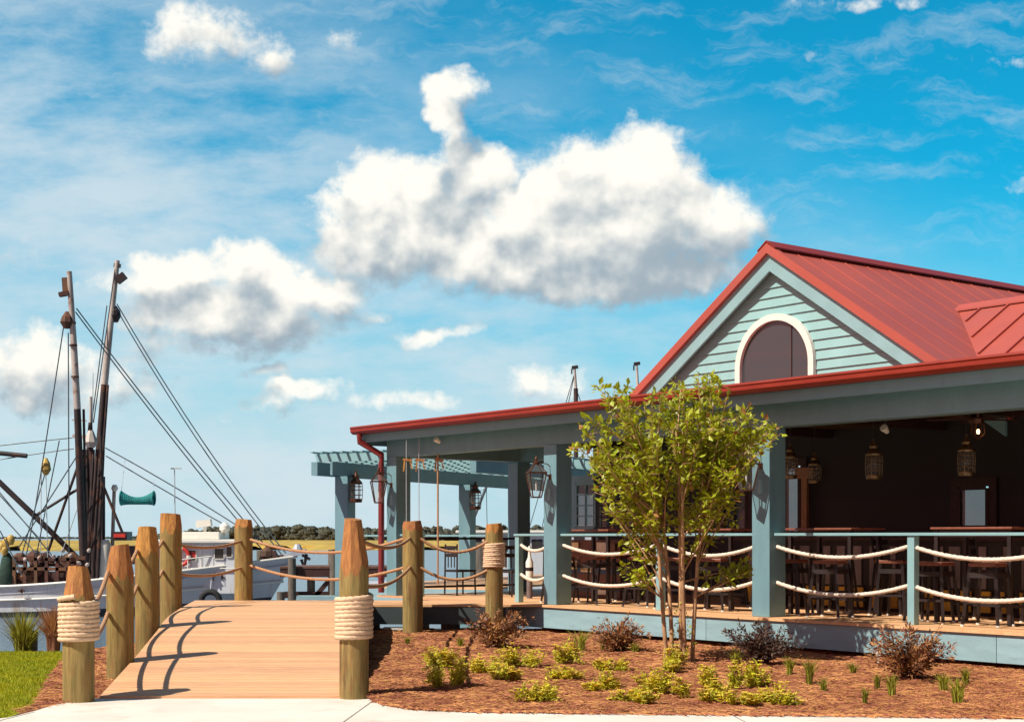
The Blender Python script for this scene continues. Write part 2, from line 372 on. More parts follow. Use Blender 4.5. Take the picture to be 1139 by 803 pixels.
def bwz(y): 
    t = (y - 14.1) * .088
    return .035 + (t if t < .40 else .40 + .065 * (1 - math.exp(-(t - .40) / .065)))
def bwl(y):
    pts = [(14.1, -3.93), (16.3, -4.15), (18.3, -4.38), (22, -4.92), (24.5, -5.25)]
    for a, b in zip(pts, pts[1:]):
        if y <= b[0]: return a[1] + (b[1] - a[1]) * (y - a[0]) / (b[0] - a[0])
    return pts[-1][1]
def bwr(y): return -1.42 - (y - 14.1) * .083
u = Vector((-.608, .794, 0)); v = Vector((.794, .608, 0)); P0 = Vector((5.616, 16.22, 0))
u.normalize(); v.normalize()
def S(s, t, z): return P0 + u * s + v * t + Vector((0, 0, z))
def frontline_x(y): return 5.616 - (y - 16.22) * .608 / .794    # X of the porch edge at depth y
def mulchz(x, y):
    e = max(0, y - (13.0 - .06 * max(x, -1))); t = min(1, e / 4.)
    if x < bwr(y) + .03 and y < 22.9: return -.12
    return .01 + .055 * t * t * (3 - 2 * t) + .018 * math.sin(x * 4.3 + y * 2) * math.sin(y * 5.1 - x) * min(1, e * 2)
mb = MB(); nx, ny = 150, 70
def mxy(i, j):
    x = -2.4 + 12.4 * i / nx; y0 = 12.5 if x > 4 else 12.6
    # near boundary follows the pavement edge
    pts = [(-2.4, 14.12), (-1.36, 14.12), (-1.26, 13.75), (-1.12, 13.45), (-.9, 13.2), (-.5, 13.03), (0, 12.97), (4.35, 12.56), (20, 11.3)]
    for k in range(len(pts) - 1):
        if pts[k][0] <= x <= pts[k+1][0]:
            u_ = (x - pts[k][0]) / (pts[k+1][0] - pts[k][0]); y0 = pts[k][1] * (1 - u_) + pts[k+1][1] * u_; break
    y1 = 23.7 if x < .3 else 23.7 - (x - .3) * .75
    return x, y0 + (y1 - y0) * j / ny
mb.add([(*mxy(i, j), mulchz(*mxy(i, j))) for j in range(ny + 1) for i in range(nx + 1)], [(j*(nx+1)+i, j*(nx+1)+i+1, (j+1)*(nx+1)+i+1, (j+1)*(nx+1)+i) for j in range(ny) for i in range(nx)])
tag(mb.build('mulch_bed', M['mulch'], recalc=False, smooth=60), kind='structure')
sheet('mulch_strip', [(-4.22, 13.0), (-4.2, 13.6), (-4.1, 14.1), (-3.95, 14.1), (-5.0, 22), (-5.2, 22), (-5.9, 19.8), (-5.2, 16.7), (-4.42, 13.7), (-4.32, 12.9)], .006, M['mulch'])
sheet('lawn', [(-20, 11.02), (-8, 11.92), (-5.2, 12.22), (-4.6, 12.37), (-4.32, 12.62), (-4.32, 12.9), (-4.42, 13.7), (-5.2, 16.7), (-5.9, 19.8), (-20, 19.8)], .004, M['lawn'])
def inpoly(x, y, P_):
    c = False; j = len(P_) - 1
    for i in range(len(P_)):
        if (P_[i][1] > y) != (P_[j][1] > y) and x < (P_[j][0] - P_[i][0]) * (y - P_[i][1]) / (P_[j][1] - P_[i][1]) + P_[i][0]: c = not c
        j = i
    return c
LP = [(-11, 11.7), (-8, 11.93), (-5.2, 12.22), (-4.6, 12.37), (-4.34, 12.62), (-4.34, 12.9), (-4.44, 13.7), (-5.22, 16.7), (-5.9, 19.8), (-11, 19.8)]
mb = MB(); n = 0
while n < 42000:
    x = random.uniform(-9, -4.3); y = random.uniform(12, 19.8)
    if not inpoly(x, y, LP) or x < -.40 * y: continue
    n += 1; h = random.uniform(.018, .045); a = random.uniform(0, 6.28); w = .004 * (1 + y * .04)
    lx, ly = rz() * .02, rz() * .02
    mb.add([(x - w * math.cos(a), y - w * math.sin(a), 0), (x + w * math.cos(a), y + w * math.sin(a), 0), (x + lx, y + ly, h)], [(0, 1, 2)])
tag(mb.build('lawn_grass', M['blade'], recalc=False), 'short bright green lawn grass', None, None, 'stuff')
# pine straw: loose needles over the bed and along the boardwalk's left side
mb = MB(); n = 0
SP = [(-4.34, 12.9), (-3.98, 14.1), (-5.0, 22), (-5.9, 19.8), (-5.2, 16.7), (-4.42, 13.7)]
while n < 105000:
    if random.random() < .93:
        j = random.random() ** 1.25 * ny; i = random.random() * nx; x, y = mxy(i, j)
        if abs(x) > .37 * y + .3: continue
        z = mulchz(x, y)
        if z < -.1: continue
    else:
        x = random.uniform(-5.9, -3.9); y = random.uniform(12.9, 21.5); z = .006
        if not inpoly(x, y, SP): continue
    n += 1; L = random.uniform(.05, .16); a = random.gauss(0, .8); w = .0026 if y < 17 else .004
    c, s_ = math.cos(a), math.sin(a); e = random.gauss(0, .10); z += random.uniform(0, .022)
    bend = random.uniform(-.02, .02)
    A = Vector((x - c * L / 2, y - s_ * L / 2, z + max(-.01, -e * L / 2))); B = Vector((x + c * L / 2, y + s_ * L / 2, z + max(-.01, e * L / 2)))
    Mi = (A + B) / 2 + Vector((-s_ * bend, c * bend, .010)); q = Vector((-s_ * w * .5, c * w * .5, w * .9))
    mb.add([A - q, A + q, Mi + q, B + q, B - q, Mi - q], [(0, 1, 2, 5), (5, 2, 3, 4)])
for _ in range(2600):
    x = random.uniform(-1.3, 5.2); pts = [(-1.36, 14.1), (-1.26, 13.75), (-1.12, 13.45), (-.9, 13.2), (-.5, 13.03), (0, 12.97), (4.35, 12.56), (20, 11.3)]
    for k in range(len(pts) - 1):
        if pts[k][0] <= x <= pts[k+1][0]: y = pts[k][1] + (pts[k+1][1] - pts[k][1]) * (x - pts[k][0]) / (pts[k+1][0] - pts[k][0])
    y -= abs(random.gauss(0, .045)) - .03; L = random.uniform(.04, .13); a = random.uniform(-1.4, 1.4); c, s_ = math.cos(a), math.sin(a); z = .016 + random.random() * .02
    A = Vector((x, y, z)); B_ = Vector((x + c * L, y + s_ * L, z)); q = Vector((-s_ * .002, c * .002, .004)); mb.add([A - q, A + q, B_ + q, B_ - q], [(0, 1, 2, 3)])
tag(mb.build('pine_straw', M['needle'], recalc=False), 'loose reddish brown pine straw', None, None, 'stuff')
# marsh and far trees
def marsh(name, x0, x1, y0, y1, z, seed):
    random.seed(seed); mb = MB(); nx_, ny_ = 160, 26
    vs = [(x0 + (x1 - x0) * i / nx_ , y0 + (y1 - y0) * (j / ny_) ** 1.6 + (10 * math.sin(i * .37) + 8 * rz()) * (j == 0), (z + .25 * rz()) if j else -1.45) for j in range(ny_ + 1) for i in range(nx_ + 1)]
    mb.add(vs, [(j*(nx_+1)+i, j*(nx_+1)+i+1, (j+1)*(nx_+1)+i+1, (j+1)*(nx_+1)+i) for j in range(ny_) for i in range(nx_)])
    mb.r = [random.random() for _ in mb.f]
    o = mb.build(name, M['marsh'], recalc=False); return tag(o, 'golden marsh grass flat across the river', None, None, 'stuff')
marsh('marsh_grass', -420, -70, 318, 900, -.55, 3)
marsh('marsh_grass', -70, 300, 335, 800, -.5, 5)
def treeline(name, pts, n, seed, dmin, label):
    random.seed(seed); mb = MB()
    for i in range(n):
        t = random.random(); k = t * (len(pts) - 1); a = int(k); f_ = k - a
        x = pts[a][0] * (1 - f_) + pts[a+1][0] * f_; y = pts[a][1] * (1 - f_) + pts[a+1][1] * f_ + random.uniform(0, dmin); h = (pts[a][2] * (1 - f_) + pts[a+1][2] * f_) * random.uniform(.72, 1.12)
        rr = random.uniform(1.3, 2.8)
        for q in range(3):
            cz = -1.4 + (h - rr) * random.uniform(.15, 1) ; cx = x + rz() * 3
            vs = []; 
            for zz in range(5):
                ph = math.pi * zz / 4
                for aa in range(7):
                    th = 2 * math.pi * aa / 7 + zz; g_ = rr * random.uniform(.7, 1.25)
                    vs.append((cx + g_ * math.sin(ph) * math.cos(th), y + g_ * math.sin(ph) * math.sin(th), cz + rr + g_ * .9 * math.cos(ph) - rr))
            mb.add(vs, [(zz*7+aa, zz*7+(aa+1) % 7, (zz+1)*7+(aa+1) % 7, (zz+1)*7+aa) for zz in range(4) for aa in range(7)])
    mb.box(pts[0][0], pts[-1][0], pts[0][1] + 20, pts[0][1] + dmin, -1.5, -1.4 + min(p[2] for p in pts) * .55)
    return tag(mb.build(name, M['trees'], recalc=False), label, None, None, 'stuff')
treeline('far_woods', [(-235, 900, 3.5), (-205, 900, 6), (-185, 900, 9.6), (-150, 900, 9.6), (-128, 900, 10), (-100, 900, 8.5), (-20, 900, 10), (90, 900, 10.5), (160, 900, 9.5)], 1500, 11, 60, 'dark wooded shore beyond the marsh')
treeline('far_woods', [(-1100, 2400, 3.2), (-850, 2400, 3.6), (-700, 2400, 3.4), (-560, 2400, 4.2)], 500, 12, 60, 'thin distant wooded shore on the left horizon')
random.seed(21)

# ---------------------------------------------------------------- boardwalk
mb = MB(); y = 14.1
while y < 24.45:
    y2 = y + .133; xl0, xl1 = bwl(y), bwl(y2)
    xr0, xr1 = bwr(y), bwr(y2)
    if y > 22.86: xr0, xr1 = frontline_x(y) - .02, frontline_x(y2) - .02
    z0, z1 = bwz(y), bwz(y2)
    mb.hexa([(xl0, y, z0-.035), (xr0, y, z0-.035), (xr1, y2, z1-.035), (xl1, y2, z1-.035), (xl0, y, z0), (xr0, y, z0), (xr1, y2, z1), (xl1, y2, z1)])
    y += .143
bwo = thing('boardwalk', None, None, (-3, 19, 0)); bwo['kind'] = 'structure'
mb.build('planks', M['deck'], bwo)
mb = MB()
for fn_ in (bwl, bwr):
    y = 14.1; off = .02 if fn_ is bwr else .02
    while y < 22.8:
        a = (fn_(y) + (.03 if fn_ is bwl else -.03), y, bwz(y) - .16); b = (fn_(y + 1) + (.03 if fn_ is bwl else -.03), y + 1, bwz(y + 1) - .16)
        mb.bar(a, b, .04, .24); y += 1
mb.box(-2.15, -.10, 22.87, 22.91, .5 - .30, .455)
mb.box(-5.2, -.5, 24.4, 24.44, .15, .455)
mb.build('edge_board', M['deckshade'], bwo)
mb = MB(); 
for (x, y) in [(-4.7, 21.4), (-2.3, 21.4), (-5, 24.2), (-3.6, 24.2), (-2.2, 23.3), (-1.0, 23.3), (-1.0, 25), (-2.4, 25.3)]: mb.lathe((x, y, -1.8), [(.13, 0), (.12, 2.1)], 10)
mb.build('support_piles', M['logold'], bwo, smooth=40)

# ---------------------------------------------------------------- rope and mooring posts
def post(label, x, y, zb, zt, rad, shoulder, wrap=None, top=.62, rot=.3, skew=(0, 0), buried=.5, rough=0, group='rope fence posts along the boardwalk'):
    e = thing('wooden_post', label, 'post', (x, y, zb), group)
    zs = zt - shoulder; seg = 56
    nf = 7 if top > .7 else 8
    fac = [(2 * math.pi * (k + rot) / nf + rz() * .12, zs + rz() * shoulder * .16, top * (1 + rz() * .10)) for k in range(nf)]
    zz = [zb - buried + (zs - shoulder * .25 - zb + buried) * i / 10 for i in range(10)] + [zs - shoulder * .25 + (zt - zs + shoulder * .25) * i / 44 for i in range(45)]
    vs = []; cut = []
    ph = random.uniform(0, 6)
    for z in zz:
        for k in range(seg):
            a = 2 * math.pi * k / seg; q = rad * (1 + .016 * math.sin(a * 3 + ph) + .007 * math.sin(a * 7 + z * 2)); q0 = q
            for (fa, fz, ft) in fac:
                c_ = math.cos(a - fa)
                if c_ > .2: q = min(q, rad * (1.0 + (ft - 1.0) * (z - fz) / (zt - fz) + (.05 if z < fz else 0)) / c_ if z > fz - .2 else q)
            cut.append(q < q0 * .998)
            kx = skew[0] * rad * max(0, (z - zs) / shoulder)
            vs.append((x + q * math.cos(a) + kx, y + q * math.sin(a), z + (.012 * math.sin(a + ph) if z >= zt - .001 else 0)))
    fa_, fb_ = [], []
    for i in range(len(zz) - 1):
        for k in range(seg):
            k2 = (k + 1) % seg; f_ = (i*seg+k, i*seg+k2, (i+1)*seg+k2, (i+1)*seg+k)
            (fb_ if sum(cut[q] for q in f_) >= 2 else fa_).append(f_)
    fb_.append(tuple((len(zz)-1)*seg+k for k in range(seg)))
    def sub(fl):
        idx = sorted({q for f_ in fl for q in f_}); mp = {q: n_ for n_, q in enumerate(idx)}
        m_ = MB(); m_.add([vs[q] for q in idx], [tuple(mp[q] for q in f_) for f_ in fl]); return m_
    sub(fa_).build('shaft', M['log'], e, smooth=40); sub(fb_).build('chamfered_top', M['logcut'], e, smooth=14)
    if wrap:
        z0, z1, rr = wrap; turns = (z1 - z0) / (2 * rr * .97); pts = []
        N = int(turns * 46)
        for i in range(N + 1):
            a = 2 * math.pi * i / 46 + 2.2; q = rad + rr * .9 + .003 * math.sin(i * .21)
            pts.append((x + q * math.cos(a), y + q * math.sin(a), z0 + rr + (z1 - z0 - 2 * rr) * i / N + .004 * math.sin(i * .13)))
        # a loose end that climbs over the top turn
        for i in range(1, 16):
            a = 2 * math.pi * (N + i) / 46 + 2.2; pts.append((x + (rad + rr * (.9 + .05 * i)) * math.cos(a), y + (rad + rr * (.9 + .05 * i)) * math.sin(a), z1 - rr + .003 * i))
        mb = MB(); mb.tube(pts, rr, 10, twist=95, lobes=3); mb.build('rope_wrap', M['rope'], e, smooth=70)
    return e
def rope(label, a, b, sag, rad=.021, m='ropebrown', group='ropes strung between the boardwalk posts', name='rope', parent=None, cat='rope'):
    a = Vector(a); b = Vector(b); L = (b - a).length; n = max(16, int(L / .035)); pts = []
    for i in range(n + 1):
        t = i / n; p = a.lerp(b, t); p.z -= sag * 4 * t * (1 - t); pts.append(p)
    mb = MB(); mb.tube(pts, rad, 9, twist=70, lobes=3)
    o = mb.build(name, M[m], parent, smooth=70)
    if parent is None: tag(o, label, cat, group)
    else: o['label'] = label
    return o
PST = [(-4.06, 13.86), (-4.24, 16.0), (-4.56, 18.5), (-5.07, 22.0), (-4.46, 24.5)]
PZ = [0, .17, .38, .49, .49]
post('thick post with cream rope wrapped round it beside the lawn corner', -4.06, 13.86, 0, 1.27, .145, .34, (.56, .975, .0235), .60, .25)
post('bare post just behind the rope wrapped post at the lawn', -4.24, 16.0, .0, 1.46, .145, .36, None, .66, .55)
post('post with pointed orange top, third along the left edge of the boardwalk', -4.56, 18.5, .0, 1.67, .150, .36, None, .70, .1)
post('tallest flat topped post at the far left corner of the boardwalk', -5.07, 22.0, -.1, 1.89, .160, .28, None, .80, .5)
post('lone orange post at the back edge of the boardwalk before the white boat', -4.46, 24.58, -.5, 1.84, .150, .16, None, .80, .4)
post('thick tall post with coarse rope wrap standing where boardwalk meets the mulch', -1.51, 14.14, 0, 1.72, .140, .50, (.56, 1.0, .0235), .55, .35, (-.10, 0))
post('split orange post without wrap between the two rope wrapped posts by the porch', -1.52, 22.6, 0, 1.79, .155, .16, None, .82, .2)
post('slim post with thin rope wrap near its top in front of the porch', -.275, 22.62, 0, 1.75, .135, .14, (1.07, 1.47, .019), .82, .45)
names = ['between the lawn post and the bare post behind it', 'between the second and third posts on the left', 'between the third post and the tall corner post', 'behind the tall corner post to the lone back post']
for i in range(4):
    for k, (h, w) in enumerate(((1.0, 'upper'), (.56, 'lower'))):
        za = (.0 if i == 0 else PZ[i]) + h; zb = PZ[i+1] + h
        if i == 0: za = [.90, .60][k]
        off = -.10
        rope('%s tan rope %s' % (w, names[i]), (PST[i][0] + (off if i else .12), PST[i][1] + .02, za), (PST[i+1][0] + off * (i < 3), PST[i+1][1] - .12 * (i < 3), zb), .11 if i else .05, .022)
for k, (za, zb, w, sg) in enumerate(((1.51, 1.53, 'upper', .22), (1.08, 1.09, 'lower', .21))):
    rope('%s long rope sagging from the lone back post across to the split post' % w, (-4.34, 24.5, za), (-1.62, 22.55, zb), sg, .023)
    rope('%s rope from the wrapped foreground post to the split post by the porch' % w, (-1.45, 14.26, za - (.0 if k == 0 else .0)), (-1.55, 22.48, zb), .10, .02)
    rope('%s rope from the split post to the slim wrapped post' % w, (-1.40, 22.52, zb), (-.36, 22.55, zb - .04), .19 if k == 0 else .17, .023)
    

# ---------------------------------------------------------------- restaurant building
Z0 = .5; CW = .31
B = thing('restaurant_building', 'teal restaurant with red metal roofs, arched gable window and open porch', 'building', tuple(S(6, 2, 0)))
# columns along the front, rear column, corner
COLS = [(-.55, .10), (3.99, .10), (8.40, .10), (12.93, .10)]
def boxS(mb, s0, s1, t0, t1, z0, z1, r=None): return mb.box(s0, s1, t0, t1, z0, z1, S, r)
for s_, t_ in COLS + [(13.2, 3.05), (-5.2, .10)]:
    mb = MB(); boxS(mb, s_ - CW / 2, s_ + CW / 2, t_, t_ + CW, Z0 + .002, 2.98)
    mb.build('column', M['teal'], B, bevel=.006)
mb = MB(); boxS(mb, -8, 13.12, .12, .38, 2.98, 3.36); mb.build('porch_beam', M['teal'], B, bevel=.006)
mb = MB(); boxS(mb, 12.82, 13.08, .39, 4.2, 2.98, 3.34); boxS(mb, 12.0, 13.4, 2.95, 3.3, 3.0, 3.34); mb.build('side_beam', M['teal'], B, bevel=.006)
mb = MB(); boxS(mb, -8, 13.40, -.25, -.21, 3.245, 3.44); boxS(mb, 13.36, 13.40, -.21, 4.6, 3.20, 3.44); mb.build('eave_board', M['teal'], B, bevel=.004)
mb = MB(); boxS(mb, -8, 13.36, -.21, .12, 3.36, 3.385); mb.build('soffit', M['teal'], B)
# porch roof and gutter
mb = MB(); mb.hexa([S(-8, -.30, 3.45), S(13.45, -.30, 3.45), S(13.45, 4.6, 3.70), S(-8, 4.6, 3.70), S(-8, -.30, 3.50), S(13.45, -.30, 3.50), S(13.45, 4.6, 3.75), S(-8, 4.6, 3.75)])
s_ = -7.8
while s_ < 13.4:
    mb.bar(S(s_, -.30, 3.515), S(s_, 4.6, 3.765), .03, .035); s_ += .45
pr = mb.build('porch_roof', M['red'], B)
mb = MB()
prof = [(-.26, 3.52), (-.42, 3.53), (-.43, 3.50), (-.415, 3.485), (-.415, 3.435), (-.37, 3.395), (-.26, 3.39)]
for a, b in ((-8, 13.50),):
    n = len(prof); vs = [S(a, t, z) for t, z in prof] + [S(b, t, z) for t, z in prof]
    mb.add(vs, [(i, (i+1) % n, (i+1) % n + n, i + n) for i in range(n)] + [tuple(range(n)), tuple(range(n, 2*n))])
mb.build('gutter', M['gutter'], pr, bevel=.004)
mb = MB(); mb.tube([S(13.3, -.34, 3.40), S(13.3, -.34, 3.26), S(13.12, .02, 3.02), S(13.14, .02, 2.86), S(13.14, .02, .55)], .055, 8)
for z in (2.7, 1.6, .8): mb.lathe(S(13.14, .02, z), [(.064, 0), (.064, .04)], 8)
mb.build('downspout', mat('dark_red_pipe', (.24, .022, .022), .5), B, smooth=40)  # pipe has its own dark red, apart from the gutter
# ceiling boards of the porch
mb = MB(); t_ = .40
while t_ < 4.48: boxS(mb, -8, 12.82, t_, t_ + .145, 3.30, 3.33); t_ += .15
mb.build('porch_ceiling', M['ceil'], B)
mb = MB()
for s_ in (-4.4, -2.2, 0, 2.1, 4.3, 6.5, 8.7, 10.8): boxS(mb, s_, s_ + .10, .40, 4.48, 3.16, 3.30)
mb.build('ceiling_beams', M['wood'], B)
# deck floor boards (run along the porch) and front board
mb = MB(); t_ = -.0
while t_ < 4.5: boxS(mb, -8, 13.25, t_, t_ + .134, Z0 - .035, Z0); t_ += .143
mb.build('deck_floor', M['deck'], B)
mb = MB(); boxS(mb, -8, 9.33, -.03, -.004, Z0 - .035, Z0 + .001); mb.build('deck_nosing', M['deck'], B)
mb = MB(); s_ = -8.
for e_ in (-8., -3.6, .35, 4.9, 8.5, 9.33):
    if e_ > s_: boxS(mb, s_ + .003, e_ - .003, .0, .045, .145, Z0 - .037); s_ = e_
mb.build('deck_front_board', M['fascia'], B, bevel=.004)
mb = MB()
for s_ in (-3, 0, 2.8, 5.2, 7.3, 8.9, 10.6, 12.6):
    for t_ in (.5, 2.5, 4.3): boxS(mb, s_, s_ + .2, t_, t_ + .2, -1.6, Z0 - .04)
mb.build('deck_piles', M['logold'], B)
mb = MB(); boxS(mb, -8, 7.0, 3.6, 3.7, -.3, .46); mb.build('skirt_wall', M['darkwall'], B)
# rails: cap, mid posts, side rail
CAP = 1.60
def cap(s0, s1):
    mb = MB(); boxS(mb, s0, s1, .17, .31, CAP - .035, CAP); mb.build('rail_cap', M['trim'], B, bevel=.004)
cap(-5, -.72); cap(-.38, 3.82); cap(4.16, 8.23); cap(8.57, 9.42); cap(12.15, 12.76)
RP = (1.66, 6.05, 9.36, 12.2, -2.8)
for s_ in RP:
    mb = MB(); boxS(mb, s_ - .05, s_ + .05, .19, .29, Z0 + .002, CAP - .037); mb.build('rail_post', M['trim'], B, bevel=.004)
mb = MB(); boxS(mb, 12.88, 12.98, .45, 3.0, 1.50, 1.54); boxS(mb, 12.90, 12.96, .45, 3.0, .62, .66); mb.build('side_rail', M['black'], B)  # side rail: the black colour stands for the shade on it
def rr(s0, s1):
    for z in (1.41, .94):
        rope('cream rope hung in the porch rail', S(s0, .24, z + .03), S(s1, .24, z + .01), .14 if abs(s1 - s0) > 1.2 else .10, .026, 'ropewhite', None, 'rail_rope', B)
for a, b in ((-.40, 1.61), (1.71, 3.83), (4.15, 6.0), (6.10, 8.24), (8.56, 9.31), (12.25, 12.77), (-2.75, -.7)): rr(a, b)
# back wall of the porch with siding boards, doors and windows
def window(s0, s1, z0, z1, nx_, nz_, glass='bluewin', frame='trim', name='window', t=4.5, fw=.05):
    mb = MB(); mb_ = MB(); boxS(mb, s0, s1, t - .03, t - .02, z0, z1); w = mb.build(name, M[glass], B)
    for i in range(nx_ + 1):
        x = s0 + (s1 - s0) * i / nx_; q = fw if i in (0, nx_) else fw * .5; boxS(mb_, x - q / 2, x + q / 2, t - .06, t - .031, z0, z1)
    for i in range(nz_ + 1):
        x = z0 + (z1 - z0) * i / nz_; q = fw if i in (0, nz_) else fw * .5; boxS(mb_, s0 + fw/2, s1 - fw/2, t - .058, t - .033, x - q / 2, x + q / 2)
    for a_, b_, c_, d_ in ((s0 - .16, s0 - fw/2, z0 - .16, z1 + .16), (s1 + fw/2, s1 + .16, z0 - .16, z1 + .16), (s0 - fw/2, s1 + fw/2, z1 + fw/2, z1 + .16), (s0 - fw/2, s1 + fw/2, z0 - .16, z0 - fw/2)): boxS(mb_, a_, b_, t - .05, t - .012, c_, d_)
    mb_.build('window_frame', M[frame], w); return w
def sOf(px, t):    # s where the picture column px meets the plane at depth t in the porch frame
    r = (px - CX) / F; a = P0 + v * t
    return (a.x - r * a.y) / (-u.x + r * u.y)
def zOf(px, py, t): p = S(sOf(px, t), t, 0); return EYE + (HY - py) / F * p.y
def winpx(x0, x1, y0, y1, nx_, nz_, **k):
    t = k.get('t', 4.5); xm = (x0 + x1) / 2
    return window(sOf(x1, t), sOf(x0, t), zOf(xm, y1, t), zOf(xm, y0, t), nx_, nz_, **k)
HOLES = []
for x0, x1, y0, y1, a, b, fr, nm in ((643, 664, 538, 586, 2, 4, 'trim', 'window'), (668, 706, 537, 587, 3, 4, 'wood', 'window'), (1069, 1100, 543, 586, 1, 1, 'wood', 'window'), (873, 891, 520, 600, 1, 1, 'wood', 'door_pane'), (806, 832, 545, 590, 2, 1, 'wood', 'window')):
    w_ = winpx(x0, x1, y0, y1, a, b, frame=fr, name=nm); xm = (x0 + x1) / 2
    HOLES.append((sOf(x1, 4.5), sOf(x0, 4.5), zOf(xm, y1, 4.5), zOf(xm, y0, 4.5)))
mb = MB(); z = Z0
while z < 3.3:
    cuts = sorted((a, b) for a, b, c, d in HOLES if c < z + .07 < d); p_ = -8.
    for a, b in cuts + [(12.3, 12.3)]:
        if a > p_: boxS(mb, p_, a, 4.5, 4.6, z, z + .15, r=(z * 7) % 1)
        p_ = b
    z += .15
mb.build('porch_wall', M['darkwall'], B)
mb = MB(); boxS(mb, 12.3, 12.42, 4.45, 9, Z0, 3.4); mb.build('side_wall', M['teal'], B)
mb = MB(); s1_, s0_ = sOf(892, 4.3), sOf(898, 4.3); boxS(mb, s0_, s1_, 4.28, 4.34, Z0, zOf(895, 522, 4.3)); boxS(mb, s0_ - .12, s1_ + .12, 4.27, 4.35, zOf(895, 532, 4.3), zOf(895, 520, 4.3))
mb.build('door_frame', mat('tan_timber', (.42, .20, .09), .6, .15, 5), B)
# gable end wall with lap siding
GT = 4.62; APX = 7.85; APZ = 6.47; SL = .665; WB = 3.3
mb = MB(); z = 3.5; lap = .165
while z < APZ - .22:
    z2 = min(z + lap, APZ - .2); h0 = (APZ - .12 - z) / SL; h1 = (APZ - .12 - z2) / SL
    a = S(APX - h0, GT - .028, z); b = S(APX + h0, GT - .028, z); c = S(APX + h1, GT, z2); d = S(APX - h1, GT, z2)
    a2 = S(APX - h0, GT, z); b2 = S(APX + h0, GT, z)
    mb.add([a, b, c, d], [(0, 1, 2, 3)]); r_ = mb.r[-1]; mb.add([a, b, b2, a2], [(0, 1, 2, 3)], r_)
    z += lap
mb.build('gable_siding', M['tealsid'], B, recalc=False)
OV = .17
def rake(mb, t0, t1, z_top, z_bot, half):   # a sloping board each side of the gable
    for sg in (1, -1):
        def q(d, t, zo): return S(APX + sg * d, t, APZ - SL * d + zo)
        mb.hexa([q(0, t0, z_bot), q(half, t0, z_bot), q(half, t1, z_bot), q(0, t1, z_bot), q(0, t0, z_top), q(half, t0, z_top), q(half, t1, z_top), q(0, t1, z_top)], .5)
mb = MB(); rake(mb, GT - OV, GT - OV + .05, -.06, -.40, 4.6); mb.build('rake_board', M['trim'], B)
mb = MB(); rake(mb, GT - OV + .05, GT - .03, -.08, -.12, 4.6); mb.build('rake_soffit', M['trim'], B)
mb = MB(); rake(mb, GT - .06, GT - .032, -.12, -.30, 4.5); mb.build('frieze_board', M['trim'], B)
mb = MB(); rake(mb, GT - OV - .05, 17, .03, -.055, 4.7)
roof = mb.build('main_roof', M['red'], B)
mb = MB(); rake(mb, GT - OV - .075, GT - OV + .02, .065, -.10, 4.72); mb.build('rake_flashing', M['red'], roof)
mb = MB(); t_ = GT - OV + .5
while t_ < 16.8:
    for sg in (1, -1):
        mb.bar(S(APX + sg * .05, t_, APZ - SL * .05 + .036), S(APX + sg * 4.7, t_, APZ - SL * 4.7 + .030), .016, .012, r=.5)
    t_ += .61
mb.build('roof_seams', M['red'], roof)
mb = MB()
for sg in (1, -1): mb.hexa([S(APX, 4.365, APZ + .085), S(APX + sg*.20, 4.365, APZ - .13 + .075), S(APX + sg*.20, 17, APZ - .13 + .075), S(APX, 17, APZ + .085), S(APX, 4.365, APZ + .11), S(APX + sg*.20, 4.365, APZ - .13 + .10), S(APX + sg*.20, 17, APZ - .13 + .10), S(APX, 17, APZ + .11)], .3)
mb.build('ridge_cap', M['gutter'], roof)
# cross wing roof
RT, RZ = 7.77, 5.58; SL2 = .61
def cr(s, t, zo=0): return S(s, t, RZ - SL2 * abs(t - RT) + zo)
mb = MB()
for sg in (-1, 1):
    te = RT + sg * 3.15
    mb.hexa([cr(-9, RT, -.04), cr(6.9, RT, -.04), cr(6.9 if sg > 0 else 3.4, te, -.04), cr(-9, te, -.04), cr(-9, RT), cr(6.9, RT), cr(6.9 if sg > 0 else 3.4, te), cr(-9, te)], .6)
cw = mb.build('cross_roof', M['red'], B)
mb = MB(); s_ = -8.7
while s_ < 6.3:
    t1 = RT - 3.1
    if s_ > 3.6: t1 = RT - (6.41 - s_) / (6.41 - 4.81) * 1.77 if s_ > 4.0 else t1
    if t1 < RT - .1: mb.bar(cr(s_, RT - .05, .015), cr(s_, max(t1, RT - 3.1), .015), .03, .045)
    s_ += .56
mb.build('roof_seams', M['red'], cw)
mb = MB()
for sg in (-1, 1): mb.hexa([cr(-9, RT, .03), cr(6.42, RT, .03), cr(6.42, RT + sg*.2, .03), cr(-9, RT + sg*.2, .03), cr(-9, RT, .055), cr(6.42, RT, .055), cr(6.42, RT + sg*.2, .055), cr(-9, RT + sg*.2, .055)], .3)
mb.build('ridge_cap', M['red'], cw)
# arched window in the gable
def arc(cs, z0, rs, rz_, n=40): return [(cs + rs * math.cos(math.pi * i / n), z0 + rz_ * math.sin(math.pi * i / n)) for i in range(n + 1)]
ws = (sOf(827, GT) + sOf(903, GT)) / 2; wr = abs(sOf(827, GT) - sOf(903, GT)) / 2; wtop = zOf(865, 358, GT)
wz = wtop - wr * .98; low = wz - .9
g1 = [(ws + wr, low)] + arc(ws, wz, wr, wr * 1.0) + [(ws - wr, low)]
mb = MB(); mb.add([S(a, GT - .035, z) for a, z in g1], [tuple(range(len(g1)))]); GG = glass_mat('gable_glass', (.10, .11, .12), .03, 1.); GG.node_tree.nodes['Principled BSDF'].inputs['Metallic'].default_value = .55
W = mb.build('arched_window', GG, B, recalc=False)
g0 = [(ws + wr + .115, low)] + arc(ws, wz, wr + .115, wr + .115) + [(ws - wr - .115, low)]; n = len(g0)
